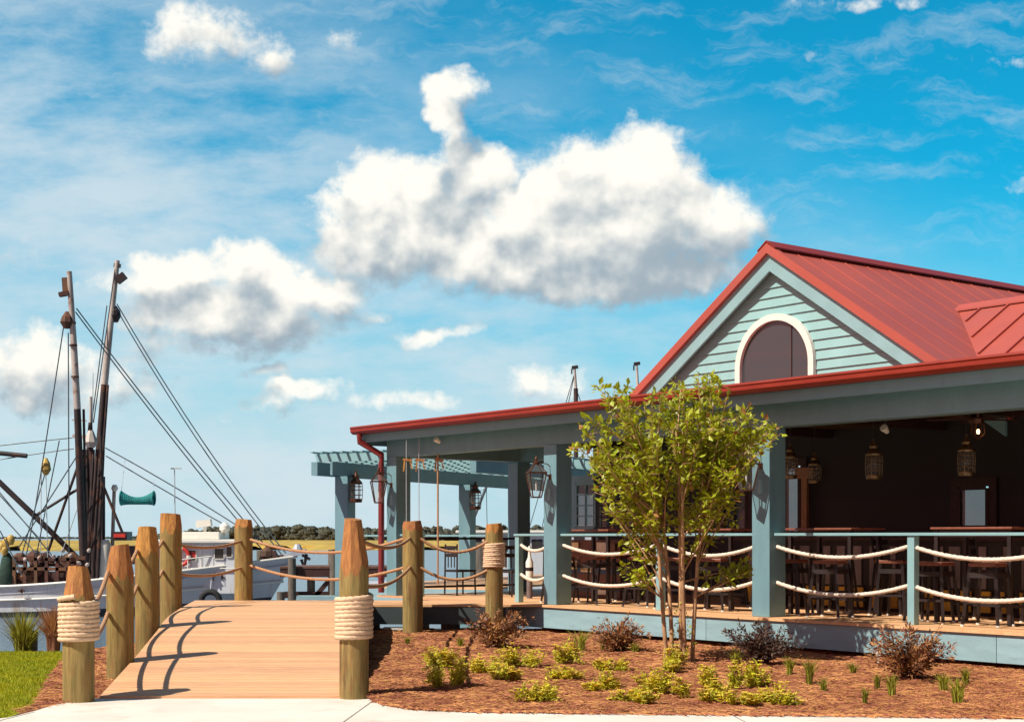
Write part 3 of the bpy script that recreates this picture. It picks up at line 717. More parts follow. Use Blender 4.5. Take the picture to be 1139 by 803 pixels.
mb = MB(); vs = [S(a, GT - .10, z) for a, z in g0] + [S(a, GT - .10, z) for a, z in g1] + [S(a, GT - .02, z) for a, z in g0] + [S(a, GT - .033, z) for a, z in g1]
fs = []
for i in range(n - 1): fs += [(i, i+1, n+i+1, n+i), (i, i+1, 2*n+i+1, 2*n+i), (n+i, n+i+1, 3*n+i+1, 3*n+i)]
mb.add(vs, fs); mb.build('window_frame', M['white'], W, smooth=40)
mq = sOf(882, GT); mb = MB(); boxS(mb, mq - .01, mq + .01, GT - .055, GT - .037, low, wz + wr * .85); mb.build('mullion', mat('dark_mullion', (.09, .05, .05), .5), W)

# ---------------------------------------------------------------- pergola behind
pz = .45
PG = thing('pergola', 'open teal pergola over the waterside deck left of the porch', 'pergola', (-2, 38, pz))
g0_, g1_ = Vector((-3.98, 34, 0)), Vector((5.6, 54, 0)); gd = (g1_ - g0_).normalized(); gn = Vector((gd.y, -gd.x, 0))
BZ = 2.93
def G(a, b, z): return g0_ + gd * a + gn * b + Vector((0, 0, z))
mb = MB(); mb.box(-.9, 20, -.16, .0, BZ, BZ + .30, G); mb.box(-.9, 20, .34, .40, BZ, BZ + .30, G); mb.box(-.9, 20, 3.85, 4.0, BZ, BZ + .30, G); mb.build('beam', M['teal'], PG)
for a in (0, 6.1, 12.2, 18.3):
    for b in (0.17,):
        mb = MB(); mb.box(a - .17, a + .17, b - .17, b + .17, -1.6, BZ, G); mb.build('post', M['teal'], PG, bevel=.006)
for i in range(30):
    a = -.7 + i * .68
    mb = MB(); mb.hexa([G(a, -.14, BZ + .31), G(a + .06, -.14, BZ + .31), G(a + .06, 4.4, BZ + .31), G(a, 4.4, BZ + .31), G(a, -.2, BZ + .49), G(a + .06, -.2, BZ + .49), G(a + .06, 4.4, BZ + .49), G(a, 4.4, BZ + .49)]); mb.build('rafter', M['trim'], PG)
mb = MB()
for i in range(18): b = -.15 + i * .26; mb.box(-.95, 20, b, b + .06, BZ + .495, BZ + .53, G)
mb.build('top_slats', M['trim'], PG)
mb = MB(); mb.box(-.2, 20, .38, 4, pz - .05, pz, G); mb.build('floor', M['deck'], PG)
mb = MB(); mb.box(-.2, 20, .345, .375, pz - .32, pz - .052, G); mb.box(-.25, -.2, .4, 4, pz - .32, pz - .052, G); mb.build('edge_board', M['fascia'], PG)
mb = MB(); mb.box(0, 20, .12, .20, 1.56, 1.60, G); mb.box(-.1, .0, .36, 4, 1.56, 1.60, G); mb.build('rail', M['trim'], PG)

# ---------------------------------------------------------------- lanterns
def wall_lantern(label, p, sc=1.0, size='big', parent=None, mt_='bronze'):
    # p: centre of the lantern body; hangs off the front face towards -v
    p = Vector(p); out = -v; e = thing('wall_lantern', label, 'lantern', tuple(p), 'lanterns fixed to the posts and columns')
    h = .20 * sc; w0 = .07 * sc; w1 = .135 * sc
    mb = MB(); mb.lathe(p + Vector((0, 0, -h)), [(w0 * 1.3, 0), (w1 * 1.3, 2 * h * .86)], 4, rot=.2 + math.pi / 4); mb.build('glass', M['lampglass'], e, recalc=True)
    mb = MB()
    for k in range(4):
        a = math.pi / 2 * k + .2 + math.pi / 4
        c = Vector((math.cos(a), math.sin(a), 0))
        mb.bar(p + c * w0 * 1.32 + Vector((0, 0, -h)), p + c * w1 * 1.32 + Vector((0, 0, h * .72)), .014, .014)
        mb.bar(p + c * w1 * 1.34 + Vector((0, 0, h * .74)), p + c * .03 + Vector((0, 0, h * 1.45)), .012, .012)
    mb.lathe(p + Vector((0, 0, h * .72)), [(w1 * 1.42, 0), (w1 * 1.42, .018)], 4, rot=.2 + math.pi / 4)
    mb.lathe(p + Vector((0, 0, -h - .02)), [(w0 * 1.4, 0), (w0 * 1.4, .02)], 4, rot=.2 + math.pi / 4)
    mb.lathe(p + Vector((0, 0, h * 1.35)), [(.05 * sc, 0), (.055 * sc, .03), (.02, .05), (.028, .09), (.005, .13)], 10)
    mb.build('cage', M[mt_], e)
    mb = MB(); mb.lathe(p + Vector((0, 0, h * .78)), [(w1 * 1.3, 0), (.05, h * .6)], 4, rot=.2 + math.pi / 4); mb.build('hood', M['lampglass'], e)
    mb = MB(); w = p + v * .26 * sc
    mb.bar(w + Vector((0, 0, .10)), p + Vector((0, 0, h * .74)) + v * w1, .02, .02); mb.tube([w + Vector((0, 0, .26)), w - v * .06 + Vector((0, 0, .3)), p + Vector((0, 0, h * 1.5))], .008, 6)
    mb.bar(w + Vector((0, 0, .06)), w + Vector((0, 0, .14)), .07, .05)
    mb.build('bracket', M[mt_], e)
    mb = MB(); q = w + Vector((0, 0, -.17)); mb.lathe(q - v * .0 + v * .02, [(.055, -.09), (.045, .09)], 6); mb.build('junction_cover', M['trim'], e)
    mb = MB(); mb.lathe(p + Vector((0, 0, -h * .6)), [(.012, 0), (.012, .07), (.018, .10), (.004, .16)], 8); mb.build('candle', M['white'], e)
    return e
for (s_, lab) in ((12.93, 'square glass lantern on the corner column beside the red downspout'), (8.40, 'square glass lantern on the column left of the leafy tree'), (3.99, 'square glass lantern on the column right of the leafy tree'), (-.55, 'square glass lantern on the column past the right end of the rail')):
    wall_lantern(lab, S(s_ + .0, .10 - .27, 2.38), 1.05)
def small_lantern(label, p, sc=1., m='bronze', chain=0, grp='caged ship lanterns on the pergola'):
    p = Vector(p); e = thing('ship_lantern', label, 'lantern', tuple(p), grp)
    mb = MB(); mb.lathe(p, [(.06*sc, -.17*sc), (.095*sc, -.10*sc), (.095*sc, .06*sc), (.06*sc, .12*sc)], 14); mb.build('glass', M['lampglass'], e, smooth=40)
    mb = MB(); mb.lathe(p, [(.10*sc, -.22*sc), (.11*sc, -.20*sc), (.10*sc, -.155*sc)], 14)
    mb.lathe(p, [(.11*sc, .10*sc), (.115*sc, .125*sc), (.055*sc, .20*sc), (.065*sc, .23*sc), (.02*sc, .29*sc), (.02*sc, .33*sc)], 14)
    for k in range(6):
        a = math.pi / 3 * k; c = Vector((math.cos(a), math.sin(a), 0)) * .108 * sc; mb.tube([p + c + Vector((0, 0, -.18*sc)), p + c * 1.08, p + c + Vector((0, 0, .12*sc))], .006*sc, 5)
    for z in (-.09, .0, .06): 
        mb.tube([p + Vector((math.cos(a*.5236) * .114 * sc, math.sin(a*.5236) * .114 * sc, z * sc)) for a in range(13)], .005*sc, 5, cap=False)
    mb.build('cage', M[m], e, smooth=40)
    if chain:
        mb = MB(); mb.tube([p + Vector((0, 0, .33*sc)), p + Vector((0, 0, chain))], .007, 6); mb.build('hanging_rod', M['black'], e)
    else:
        mb = MB(); mb.bar(p + Vector((0, 0, .25*sc)), p + Vector((-.22, .12, .25*sc)), .03, .03); mb.build('arm', M[m], e)
    return e
small_lantern('caged lantern on the leftmost pergola post', G(0, .17, 2.62) + Vector((.27, -.22, 0)), 1.3)
small_lantern('caged lantern on the pergola post seen beside the hanging ropes', G(6.1, .17, 2.62) + Vector((.22, -.25, -.05)), 1.35)
small_lantern('caged lantern seen between the rear column and the column with glass lantern', G(12.2, .17, 2.65) + Vector((.3, -.25, -.05)), 1.45)
def hang(px, py, t, sc, lab):
    s_ = sOf(px, t); p = S(s_, t, zOf(px, py, t)); small_lantern(lab, p, sc, 'brass', 3.3 - p.z, 'brass lanterns hanging inside the porch')
hang(879, 517, 2.4, .95, 'brass lantern hanging next to the column, leftmost in the right bay')
hang(906, 524, 3.0, .85, 'smaller brass lantern hanging above the timber door post')
hang(972, 515, 1.8, 1.0, 'large brass lantern hanging near the middle of the right bay')
hang(1075, 511, 2.0, .98, 'brass lantern hanging above the bright blue pane')
# ceiling lamp with bulb, spotlights
p = S(sOf(1088, 1.6), 1.6, zOf(1088, 480, 1.6))
e = thing('ceiling_light', 'glowing orange bulb in a caged ceiling light near the right edge', 'light', tuple(p))
mb = MB(); mb.lathe(p, [(.01, -.03), (.02, -.014), (.02, .014), (.01, .03)], 10); mb.build('bulb', M['bulb'], e, smooth=60)
mb = MB()
for k in range(8):
    a = k * math.pi / 4; c = Vector((math.cos(a), math.sin(a), 0)); mb.tube([p + Vector((0, 0, -.10)), p + c * .09 + Vector((0, 0, -.03)), p + c * .08 + Vector((0, 0, .08)), p + c * .03 + Vector((0, 0, .12))], .005, 5)
mb.lathe(p, [(.05, .10), (.06, .16), (.02, .18)], 10); mb.tube([p + Vector((0, 0, .17)), Vector((p.x, p.y, 3.3))], .02, 6); mb.build('cage', M['bronze'], e)
for px, py, t, lab in ((985, 478, 1.5, 'small white spotlight under the ceiling of the right bay'), (551, 509, 3.2, 'small spotlight under the ceiling above the rope posts'), (487, 490, .0, 'tiny spotlight under the eave above the corner column')):
    p = S(sOf(px, t), t, zOf(px, py, t)); e = thing('spotlight', lab, 'light', tuple(p), 'ceiling spotlights')
    mb = MB(); mb.lathe(p, [(.03, -.05), (.055, .05), (.05, .06)], 10, axis=(-.6, -.5, .5)); mb.build('lamp_head', M['white'], e, smooth=40)
    mb = MB(); mb.bar(p + Vector((0, 0, .04)), Vector((p.x, p.y, 3.29 if t > .2 else 3.38)), .02, .02); mb.build('stem', M['black'], e)
# ceiling fan by the bulb
p = S(sOf(1086, 2.2), 2.2, 3.08); e = thing('ceiling_fan', 'dark ceiling fan under the porch ceiling at the right', 'fan', tuple(p))
mb = MB(); mb.lathe(p, [(.09, -.06), (.11, 0), (.06, .08), (.02, .1), (.02, .22)], 12); mb.build('motor', M['bronze'], e, smooth=40)
for k in range(5):
    a = k * 1.2566 + .3; c = Vector((math.cos(a), math.sin(a), 0)); mb = MB(); mb.bar(p + c * .1, p + c * .62, .13, .012); mb.build('blade', M['wood'], e)

# ---------------------------------------------------------------- bar furniture
def stool(label, s_, t_, rot=0, back=False, grp='bar stools on the porch'):
    base = S(s_, t_, Z0); e = thing('bar_stool', label, 'bar stool', tuple(base), grp)
    ux = Vector((math.cos(rot), math.sin(rot), 0)); uy = Vector((-ux.y, ux.x, 0))
    mb = MB(); mb.hexa([base + ux*a + uy*b + Vector((0, 0, z)) for z in (.70, .745) for a, b in ((-.17, -.17), (.17, -.17), (.17, .17), (-.17, .17))]); mb.build('seat', M['redwood'], e, bevel=.008)
    for a, b in ((-1, -1), (1, -1), (1, 1), (-1, 1)):
        mb = MB(); mb.bar(base + ux*a*.155 + uy*b*.155 + Vector((0, 0, .70)), base + ux*a*.215 + uy*b*.215 + Vector((0, 0, .02)), .032, .032)
        l = mb.build('leg', M['black'], e); mb = MB(); q = base + ux*a*.217 + uy*b*.217; mb.lathe(q, [(.022, 0), (.022, .022)], 8); mb.build('foot_cap', M['white'], l)
    mb = MB()
    for z, q in ((.28, .195), (.60, .17)):
        for a, b in ((-1, 0), (1, 0), (0, -1), (0, 1)):
            c = base + ux*a*q + uy*b*q; d = uy if a else ux; mb.bar(c - d*q + Vector((0, 0, z)), c + d*q + Vector((0, 0, z)), .018, .028 if z < .5 else .06)
        mb.build('foot_rail' if z < .5 else 'seat_apron', M['black'], e); mb = MB()
    if back:
        mb = MB()
        for k in (-.15, .15): mb.bar(base + ux*k + uy*.165 + Vector((0, 0, .72)), base + ux*k + uy*.22 + Vector((0, 0, 1.10)), .025, .025)
        for z in (.86, .98, 1.09): mb.bar(base - ux*.15 + uy*(.165 + (z-.72)*.14) + Vector((0, 0, z)), base + ux*.15 + uy*(.165 + (z-.72)*.14) + Vector((0, 0, z)), .02, .07)
        mb.build('backrest', M['black'], e)
    return e
def table(label, s_, t_, L=.9, W=.7, H=1.17, leg='black'):
    base = S(s_, t_, Z0); e = thing('bar_table', label, 'table', tuple(base), 'high tables on the porch')
    mb = MB(); boxS(mb, s_ - L/2, s_ + L/2, t_ - W/2, t_ + W/2, Z0 + H - .028, Z0 + H); mb.build('tabletop', M['redwood'], e, bevel=.006)
    for a, b in ((-1, -1), (1, -1), (1, 1), (-1, 1)):
        mb = MB(); boxS(mb, s_ + a*(L/2 - .06) - .025, s_ + a*(L/2 - .06) + .025, t_ + b*(W/2 - .06) - .025, t_ + b*(W/2 - .06) + .025, Z0 + .002, Z0 + H - .036); mb.build('leg', M['black'], e)
    mb = MB(); boxS(mb, s_ - L/2 + .06, s_ + L/2 - .06, t_ - .02, t_ + .02, Z0 + .2, Z0 + .24); mb.build('brace', M['black'], e); mb = MB(); boxS(mb, s_ - L/2 + .06, s_ + L/2 - .06, t_ - W/2 + .05, t_ - W/2 + .09, Z0 + H - .12, Z0 + H - .037); mb.build('apron', M['black'], e)
tb = [(sOf(928, 1.25), 'long red topped high table behind the rail in the middle of the right bay'), (sOf(1098, 1.25), 'red topped high table in front of the bright pane'), (sOf(668, 1.25), 'red topped high table left of the leafy tree'), (sOf(800, 1.25), 'red topped high table behind the leafy tree')]
for s_, lab in tb: table(lab, s_, 1.25, 1.15, .7)
k = 0
lb = {0: 'dark bar stool at the rail', 1: 'dark bar stool on the far side of the table'}
for s0_, where in ((tb[0][0], 'the middle table of the right bay'), (tb[1][0], 'the table before the bright pane'), (tb[2][0], 'the table left of the tree'), (tb[3][0], 'the table behind the tree')):
    for ds, w1 in ((-.42, 'right'), (.42, 'left')):
        for t_, w2, bk in ((.72, 'near', False), (1.86, 'far', (k % 3 == 0))):
            stool('dark bar stool at the %s %s side of %s' % (w2, w1, where), s0_ + ds + random.uniform(-.06, .06), t_ + random.uniform(-.04, .04), .92 + random.uniform(-.15, .15), bk); k += 1
for s_, w in ((sOf(880, .8), 'single dark bar stool just right of the tree-side column'), (sOf(1036, .85), 'single dark bar stool just right of the slim rail post'), (sOf(997, 1.6), 'bar stool with a back showing above the rail near the slim rail post'), (sOf(715, .8), 'single dark bar stool beside the rail post left of the tree')):
    stool(w, s_, .8 if 'back' not in w else 1.6, .9 + rz() * .2, 'back' in w)
# low ochre knee wall boards behind the stools
mb = MB(); s_ = -6.
while s_ < 6.6:
    boxS(mb, s_, s_ + .16, 2.5, 2.53, Z0 + .05, Z0 + .33); s_ += .24 if (int(s_ * 10) % 3) else .30
kn = thing('bar_counter', 'long dark bar counter with ochre boards along its foot', 'counter', tuple(S(0, 2.6, Z0)))
mb.build('foot_boards', M['ochre'], kn)
mb = MB(); boxS(mb, -6.1, 6.7, 2.56, 2.75, Z0 + .002, Z0 + 1.0); mb.build('front_panel', M['darkwall'], kn)
mb = MB(); boxS(mb, -6.15, 6.75, 2.45, 2.95, Z0 + 1.0, Z0 + 1.045); mb.build('countertop', M['wood'], kn)
mb = MB(); s_ = -6.
while s_ < 6.6: boxS(mb, s_, s_ + random.uniform(.10, .2), 2.535, 2.555, Z0 + .36, Z0 + .92); s_ += random.uniform(.22, .42)
mb.build('grey_slats', M['grey'], kn)
# dining chairs at the far left corner of the porch
def chair(label, s_, t_, rot):
    base = S(s_, t_, Z0); e = thing('dining_chair', label, 'chair', tuple(base), 'dark chairs at the left end of the porch')
    ux = Vector((math.cos(rot), math.sin(rot), 0)); uy = Vector((-ux.y, ux.x, 0))
    mb = MB(); mb.hexa([base + ux*a + uy*b + Vector((0, 0, z)) for z in (.42, .46) for a, b in ((-.21, -.21), (.21, -.21), (.21, .21), (-.21, .21))]); mb.build('seat', M['black'], e, bevel=.008)
    for a, b in ((-1, -1), (1, -1), (1, 1), (-1, 1)):
        mb = MB(); mb.bar(base + ux*a*.19 + uy*b*.19 + Vector((0, 0, .42 if b < 0 else .92)), base + ux*a*.20 + uy*b*.20 + Vector((0, 0, .003)), .03, .03); mb.build('leg', M['black'], e)
    mb = MB()
    for z in (.86, .72): mb.bar(base - ux*.19 + uy*.19 + Vector((0, 0, z)), base + ux*.19 + uy*.19 + Vector((0, 0, z)), .025, .06)
    for q in (-.1, 0, .1): mb.bar(base + ux*q + uy*.19 + Vector((0, 0, .5)), base + ux*q + uy*.19 + Vector((0, 0, .86)), .02, .02)
    mb.build('backrest', M['black'], e)
chair('dark chair nearest the slim rope wrapped post', 11.2, 1.6, .5); chair('dark chair in the middle of the corner group', 12.0, 1.9, -.3); chair('dark chair closest to the corner column', 12.35, 1.2, 2.2)
chair('dark chair half hidden behind the rear column', 11.7, 2.9, 1.4)
# menu panel and signs between the columns
p = S(sOf(655, 2.2), 2.2, Z0); e = thing('sign_stack', 'cream lettered signs and pale cards on a brown and navy banded panel', 'sign', tuple(p))
sa, sb = sOf(690, 2.2), sOf(633, 2.2)
mb = MB(); boxS(mb, sa, sb, 2.2, 2.24, Z0 + .002, Z0 + 1.0); mb.build('panel', M['brownboard'], e)
mb = MB(); boxS(mb, sa + .02, sb - .02, 2.19, 2.199, Z0 + .42, Z0 + .52); boxS(mb, sa + .02, sb - .02, 2.19, 2.199, Z0 + .12, Z0 + .20); mb.build('navy_band', M['bluestripe'], e)
def board(x0, x1, y0, y1, m, txt=None, tilt=0):
    t = 2.16; a, b = sOf(x1, t), sOf(x0, t); xm = (x0 + x1) / 2; za, zb = zOf(xm, y1, t), zOf(xm, y0, t)
    mb = MB(); boxS(mb, a, b, t, t + .02, za, zb); o = mb.build('sign_board', M[m], e)
    if txt:
        cu = bpy.data.curves.new('lettering', 'FONT'); cu.body = txt; cu.size = (zb - za) * .95; cu.extrude = .002; cu.align_x = 'CENTER'; cu.align_y = 'CENTER'
        to = bpy.data.objects.new('lettering', cu); C.objects.link(to)
        wp = S((a + b) / 2, t - .004, (za + zb) / 2); to.parent = o; to.location = wp - parent_loc(o)
        to.rotation_euler = (R(90), 0, math.atan2(-u.y, -u.x)); cu.materials.append(M['black'])
        dg = bpy.context.evaluated_depsgraph_get(); dg.update(); me = bpy.data.meshes.new_from_object(to.evaluated_get(dg)); w = to.dimensions.x
        tm = bpy.data.objects.new('lettering', me); C.objects.link(tm); tm.parent = o; tm.location = to.location; tm.rotation_euler = to.rotation_euler; tm.scale = ((b - a) * .9 / max(w, .01), 1, 1)
        bpy.data.objects.remove(to)
board(634, 643, 603, 613, 'cream'); board(631, 642.5, 623.5, 633, 'cream', 'PORT'); board(646, 658, 627, 636, 'cream', 'ROYAL')
board(663.5, 676, 603, 613.5, 'paper'); board(677, 684, 604, 613, 'brownboard'); board(667, 676, 627, 633, 'paper'); board(665, 675, 653, 661, 'paper')
# bottle-like white post decoration between column and rail post
p = S(sOf(589, 1.3), 1.3, Z0); e = thing('buoy_float', 'white banded stick buoy standing behind the rail ropes by the column', 'buoy', tuple(p))
mb = MB(); mb.lathe(p, [(.05, 0), (.05, .33)], 10); mb.build('grey_base', M['grey'], e, smooth=40)
mb = MB(); mb.lathe(p, [(.06, .34), (.065, .40), (.065, .62), (.03, .70), (.02, .82), (.03, .86), (.01, .9)], 12); mb.build('float_body', M['white'], e, smooth=40)
mb = MB(); mb.lathe(p, [(.067, .47), (.067, .53)], 12); mb.build('dark_band', M['black'], e, smooth=40)
# hanging rope ends with timber toggles near the corner
for px, y1, lab in ((452, 605, 'thin hanging rope with a timber toggle nearest the corner column'), (466, 590, 'short hanging rope with a pale toggle, middle of three'), (487, 650, 'long hanging rope with a pronged toggle beside the caged lantern')):
    t = 2.0; d = 25.6; a = at(px, 514, d); b = at(px, y1, d); e = thing('hanging_rope', lab, 'rope', tuple(b), 'ropes hanging from the porch ceiling')
    mb = MB(); mb.tube([(a.x, a.y, 3.28), a, b], .008 if px < 480 else .018, 6); mb.build('line', M['hullgrey'] if px < 480 else M['ropebrown'], e)
    mb = MB(); mb.bar(a + Vector((-.06, 0, .05)), a + Vector((.10, 0, .03)), .035, .035); mb.bar(a + Vector((-.03, 0, .05)), a + Vector((-.05, 0, -.16)), .025, .025); mb.bar(a + Vector((.06, 0, .04)), a + Vector((.10, 0, -.12)), .02, .02); mb.build('toggle', M['logcut'], e)

# ---------------------------------------------------------------- tree and planting
def bez(a, b, c, n): return [a * (1-t)**2 + b * 2*t*(1-t) + c * t*t for t in [i / n for i in range(n + 1)]]
T0 = Vector((1.95, 17.3, .12))
TR = thing('crape_myrtle_tree', 'small multi-stemmed tree with bright green leaves in front of the porch', 'tree', tuple(T0))
mbt = MB(); mbl = MB(); mbr = MB()
stems = []
for (bx, by, tx, ty, dd) in ((742, 736, 728, 520, -.1), (748, 738, 735, 560, .15), (757, 737, 752, 470, .0), (762, 739, 760, 500, -.2), (770, 732, 785, 520, .2)):
    a = at(bx, by, T0.y + dd * .5); a.z = .08; c = at(tx, ty, T0.y + dd); m_ = (a + c) / 2 + Vector((rz() * .05, rz() * .04, 0))
    pts = bez(a, m_, c, 12); mbt.tube(pts, [.027 - .013 * i / 12 for i in range(13)], 8); stems.append(pts)
TIPS = [(668,426),(682,430),(694,445),(703,470),(735,440),(760,432),(778,418),(790,426),(806,442),(800,462),(834,452),(838,470),(862,470),(868,482),(850,494),(835,505),(815,520),(652,484),(645,498),(655,470),(664,500),(656,512),(668,540),(672,560),(690,580),(712,570),(800,545),(790,560),(770,570),(830,540),(720,455),(745,470),(765,465),(722,500),(700,520),(690,540),(745,520),(775,500),(800,490),(820,480),(785,530),(725,545),(699,640),(690,560),(835,628),(842,632),(760,545),(770,445),(752,450),(790,478)]
random.seed(5)
def leafy(pts, dens_, L0, red=.04, rad=.045):
    tot = sum((pts[i+1] - pts[i]).length for i in range(len(pts) - 1)); n = int(tot * dens_)
    for _ in range(n):
        t = random.random() ** .75 * (len(pts) - 1.001); i = int(t); p = pts[i].lerp(pts[i+1], t - i); d = (pts[i+1] - pts[i]).normalized()
        o = Vector((rz(), rz(), rz())).normalized(); dirn = (o + d * .5 + Vector((0, 0, .12))).normalized()
        p = p + o * random.uniform(0, rad); L = L0 * random.choice((.45, .7, .85, 1, 1.2)) * random.uniform(.85, 1.15)
        tgt = mbr if random.random() < red * (3 if t > len(pts) * .8 else .4) else mbl
        tgt.leaf(p, dirn, Vector((rz() * .8, rz() * .8 - .2, 1)), L, L * .58, .18)
for (tx, ty) in TIPS:
    for rep in range(2):
        dep = T0.y + random.uniform(-.75, .75); tip = at(tx + rz() * (2 + 9 * rep), ty + rz() * (2 + 9 * rep), dep)
        st = random.choice(sorted(stems, key=lambda s_: abs(s_[-1].x - tip.x) + .4 * abs(s_[-1].y - tip.y))[:2 if rep else 1]); 
        zmax = tip.z - .25; cand = [q for q in st[3:] if q.z < zmax] or [st[3]]; a = random.choice(cand[-4:])
        if tip.z < 1.4: a = st[4]
        mid = a.lerp(tip, .5) + Vector((0, 0, .10 if tip.z > 1.5 else .0)) + Vector((rz() * .05, rz() * .05, 0))
        pts = bez(a, mid, tip, 9); mbt.tube(pts, [.011 - .008 * i / 9 for i in range(10)], 5)
        leafy(pts[1:] if ty < 600 else pts[4:], 44 if ty < 560 else 20, .090, .05, .06)
        for _ in range(5):
            i = random.randint(2, 8); q = pts[i]; e2 = q + Vector((rz(), rz() * 1., rz() * .6 + .35)).normalized() * random.uniform(.10, .24)
            tw = [q, q.lerp(e2, .5) + Vector((0, 0, .01)), e2]; mbt.tube(tw, [.004, .003, .002], 4); leafy(tw, 68, .088, .05, .05)
for k in range(10):   # suckers at the foot
    a = at(random.uniform(740, 775), 733, T0.y + rz() * .1); a.z = .1; b = a + Vector((rz() * .12, rz() * .1, random.uniform(.25, .7))); leafy([a, a.lerp(b, .5), b], 26, .05, 0, .03)
mbt.build('trunk', M['bark'], TR, smooth=60); mbl.build('crown', M['leaf'], TR, recalc=False); mbr.build('young_leaves', M['leafred'], TR, recalc=False)

def gpt(px, py):    # where a picture point meets the mulch surface
    z = .1
    for _ in range(6): d = (EYE - z) * F / (py - HY); x = (px - CX) / F * d; z = mulchz(x, d)
    return Vector((x, d, z))
def lantana(label, px, py, w, h, fl=.10, gname='low yellow flowering plants in the pine straw'):
    b = gpt(px, py); sc = b.y / F; w *= sc; h *= sc
    e = thing('lantana_plant', label, 'plant', tuple(b), gname); ml = MB(); mf = MB(); ms = MB()
    cl = [(rz() * w * .42, rz() * w * .4, random.uniform(.5, 1.15)) for _ in range(random.randint(3, 7))]
    for _ in range(int(26 + 170 * w * 1.4)):
        c_ = random.choice(cl); a = random.uniform(0, 6.28); r_ = w * .22 * math.sqrt(random.random()); z = h * c_[2] * random.uniform(.25, 1.15)
        tip = b + Vector((c_[0] + r_ * math.cos(a), c_[1] + r_ * .9 * math.sin(a), z)); root = b + Vector((c_[0] * .6 + rz() * w * .12, c_[1] * .6 + rz() * w * .1, 0))
        if random.random() < .4: ms.tube([root, root.lerp(tip, .5) + Vector((0, 0, .02)), tip], .0025, 4)
        for _ in range(6):
            p = root.lerp(tip, random.uniform(.35, 1.05)) + Vector((rz(), rz(), rz())) * .014; ml.leaf(p, Vector((rz(), rz(), .5 + rz() * .5)), Vector((rz(), rz() - .3, 1)), random.uniform(.028, .060), random.uniform(.014, .026))
        if random.random() < fl:
            p = tip + Vector((0, -.01, .012))
            for q in range(7):
                a2 = q * .9; mf.leaf(p, Vector((math.cos(a2), math.sin(a2), .45)), Vector((0, 0, 1)), .036, .030, .1)
    ml.build('leaves', M['lant'], e, recalc=False); ms.build('stems', M['lant'], e)
    if mf.f: mf.build('flowers', M['flower'], e, recalc=False)
LT = [(480,742,46,28,'leftmost flowering clump nearest the boardwalk posts'),(494,764,44,36,'tall yellow dotted clump left of the bed centre'),(536,750,34,24,'small flowering clump behind the tall left one'),(562,758,36,20,'low clump between the left clumps and the sparse tuft row'),(580,744,46,28,'yellow flowered clump below the bronze shrub by the slim post'),(594,781,44,26,'nearest clump at the pavement edge with dark base'),(636,740,34,30,'bright green clump standing alone left of the bronze shrub shadow'),(628,757,34,16,'flat pale clump below the bright green one'),(680,748,34,14,'tiny sparse clump between the bronze shrub and the tree'),(668,770,40,22,'round clump low in the bed left of the tree'),(700,782,50,18,'broad flat clump at the pavement edge below the tree'),(734,748,46,26,'leafy clump right at the foot of the tree stems'),(735,772,56,30,'large flowering clump in front of the tree'),(778,780,50,26,'flowering clump right of the large one near the pavement'),(806,768,44,34,'tall bright clump right of the tree'),(836,766,40,32,'clump with dark gap in front of the dark shrub'),(862,784,46,24,'rightmost flowering clump at the pavement edge'),(826,785,44,18,'low clump between the last two by the pavement')]
for px, py, w, h, lab in LT: lantana(lab, px, py, w * 1.12, h * .80, .34)
def tuft(label, px, py, w, h, m='tuft', g='grass tufts in the pine straw', n=46, pos=None, name='grass_tuft', cat='grass'):
    b = gpt(px, py) if pos is None else Vector(pos); sc = b.y / F; w *= sc; h *= sc; mb = MB()
    for _ in range(n):
        a = random.uniform(0, 6.28); r0 = random.uniform(0, w * .14); r1 = random.uniform(0, w / 2); hh = h * random.uniform(.6, 1.08)
        p0 = b + Vector((r0 * math.cos(a), r0 * math.sin(a), -.01)); p2 = b + Vector((r1 * math.cos(a), r1 * math.sin(a), hh)); p1 = b + Vector((r1 * .35 * math.cos(a), r1 * .35 * math.sin(a), hh * .65))
        q = Vector((random.choice((-1, 1)) * .5, rz() * .5, 0)).normalized() * (.0028 + h * .006)
        mb.add([p0 - q, p0 + q, p1 + q, p1 - q, p2], [(0, 1, 2, 3), (3, 2, 4)])
    o = mb.build(name, M[m], recalc=False)
    return tag(o, label, cat, g)
for px, py, w, h, lab in ((558,722,22,20,'spiky green tuft just below the bronze shrub at the slim post'),(645,725,30,26,'tall spiky tuft below the porch edge left of the bronze shrub'),(672,724,20,14,'small tuft at the foot of the middle bronze shrub'),(706,727,18,14,'small tuft right of the middle bronze shrub'),(512,720,14,12,'thin tuft near the back edge of the bed'),(453,718,12,10,'thin tuft beside the split post'),(878,752,20,22,'tuft in front of the dark shrub'),(900,765,20,30,'tall narrow tuft right of the dark shrub'),(916,770,14,16,'short tuft beside the tall narrow one'),(949,750,16,14,'small tuft below the leaf shadow on the porch edge'),(962,785,12,20,'narrow tuft near the pavement at the right'),(992,776,22,26,'leaning bright tuft right of centre in the bare straw'),(976,768,14,18,'faint tuft behind the leaning bright one'),(1050,770,26,22,'left half of the pair of tufts below the large bronze shrub'),(1065,784,30,32,'largest tuft at the right near the pavement'),(1074,762,18,20,'tuft behind the largest one at the right'),(818,740,20,20,'yellowish tuft between the tree and the dark shrub')):
    tuft(lab, px, py, w * 1.5, h * 1.05, n=60)
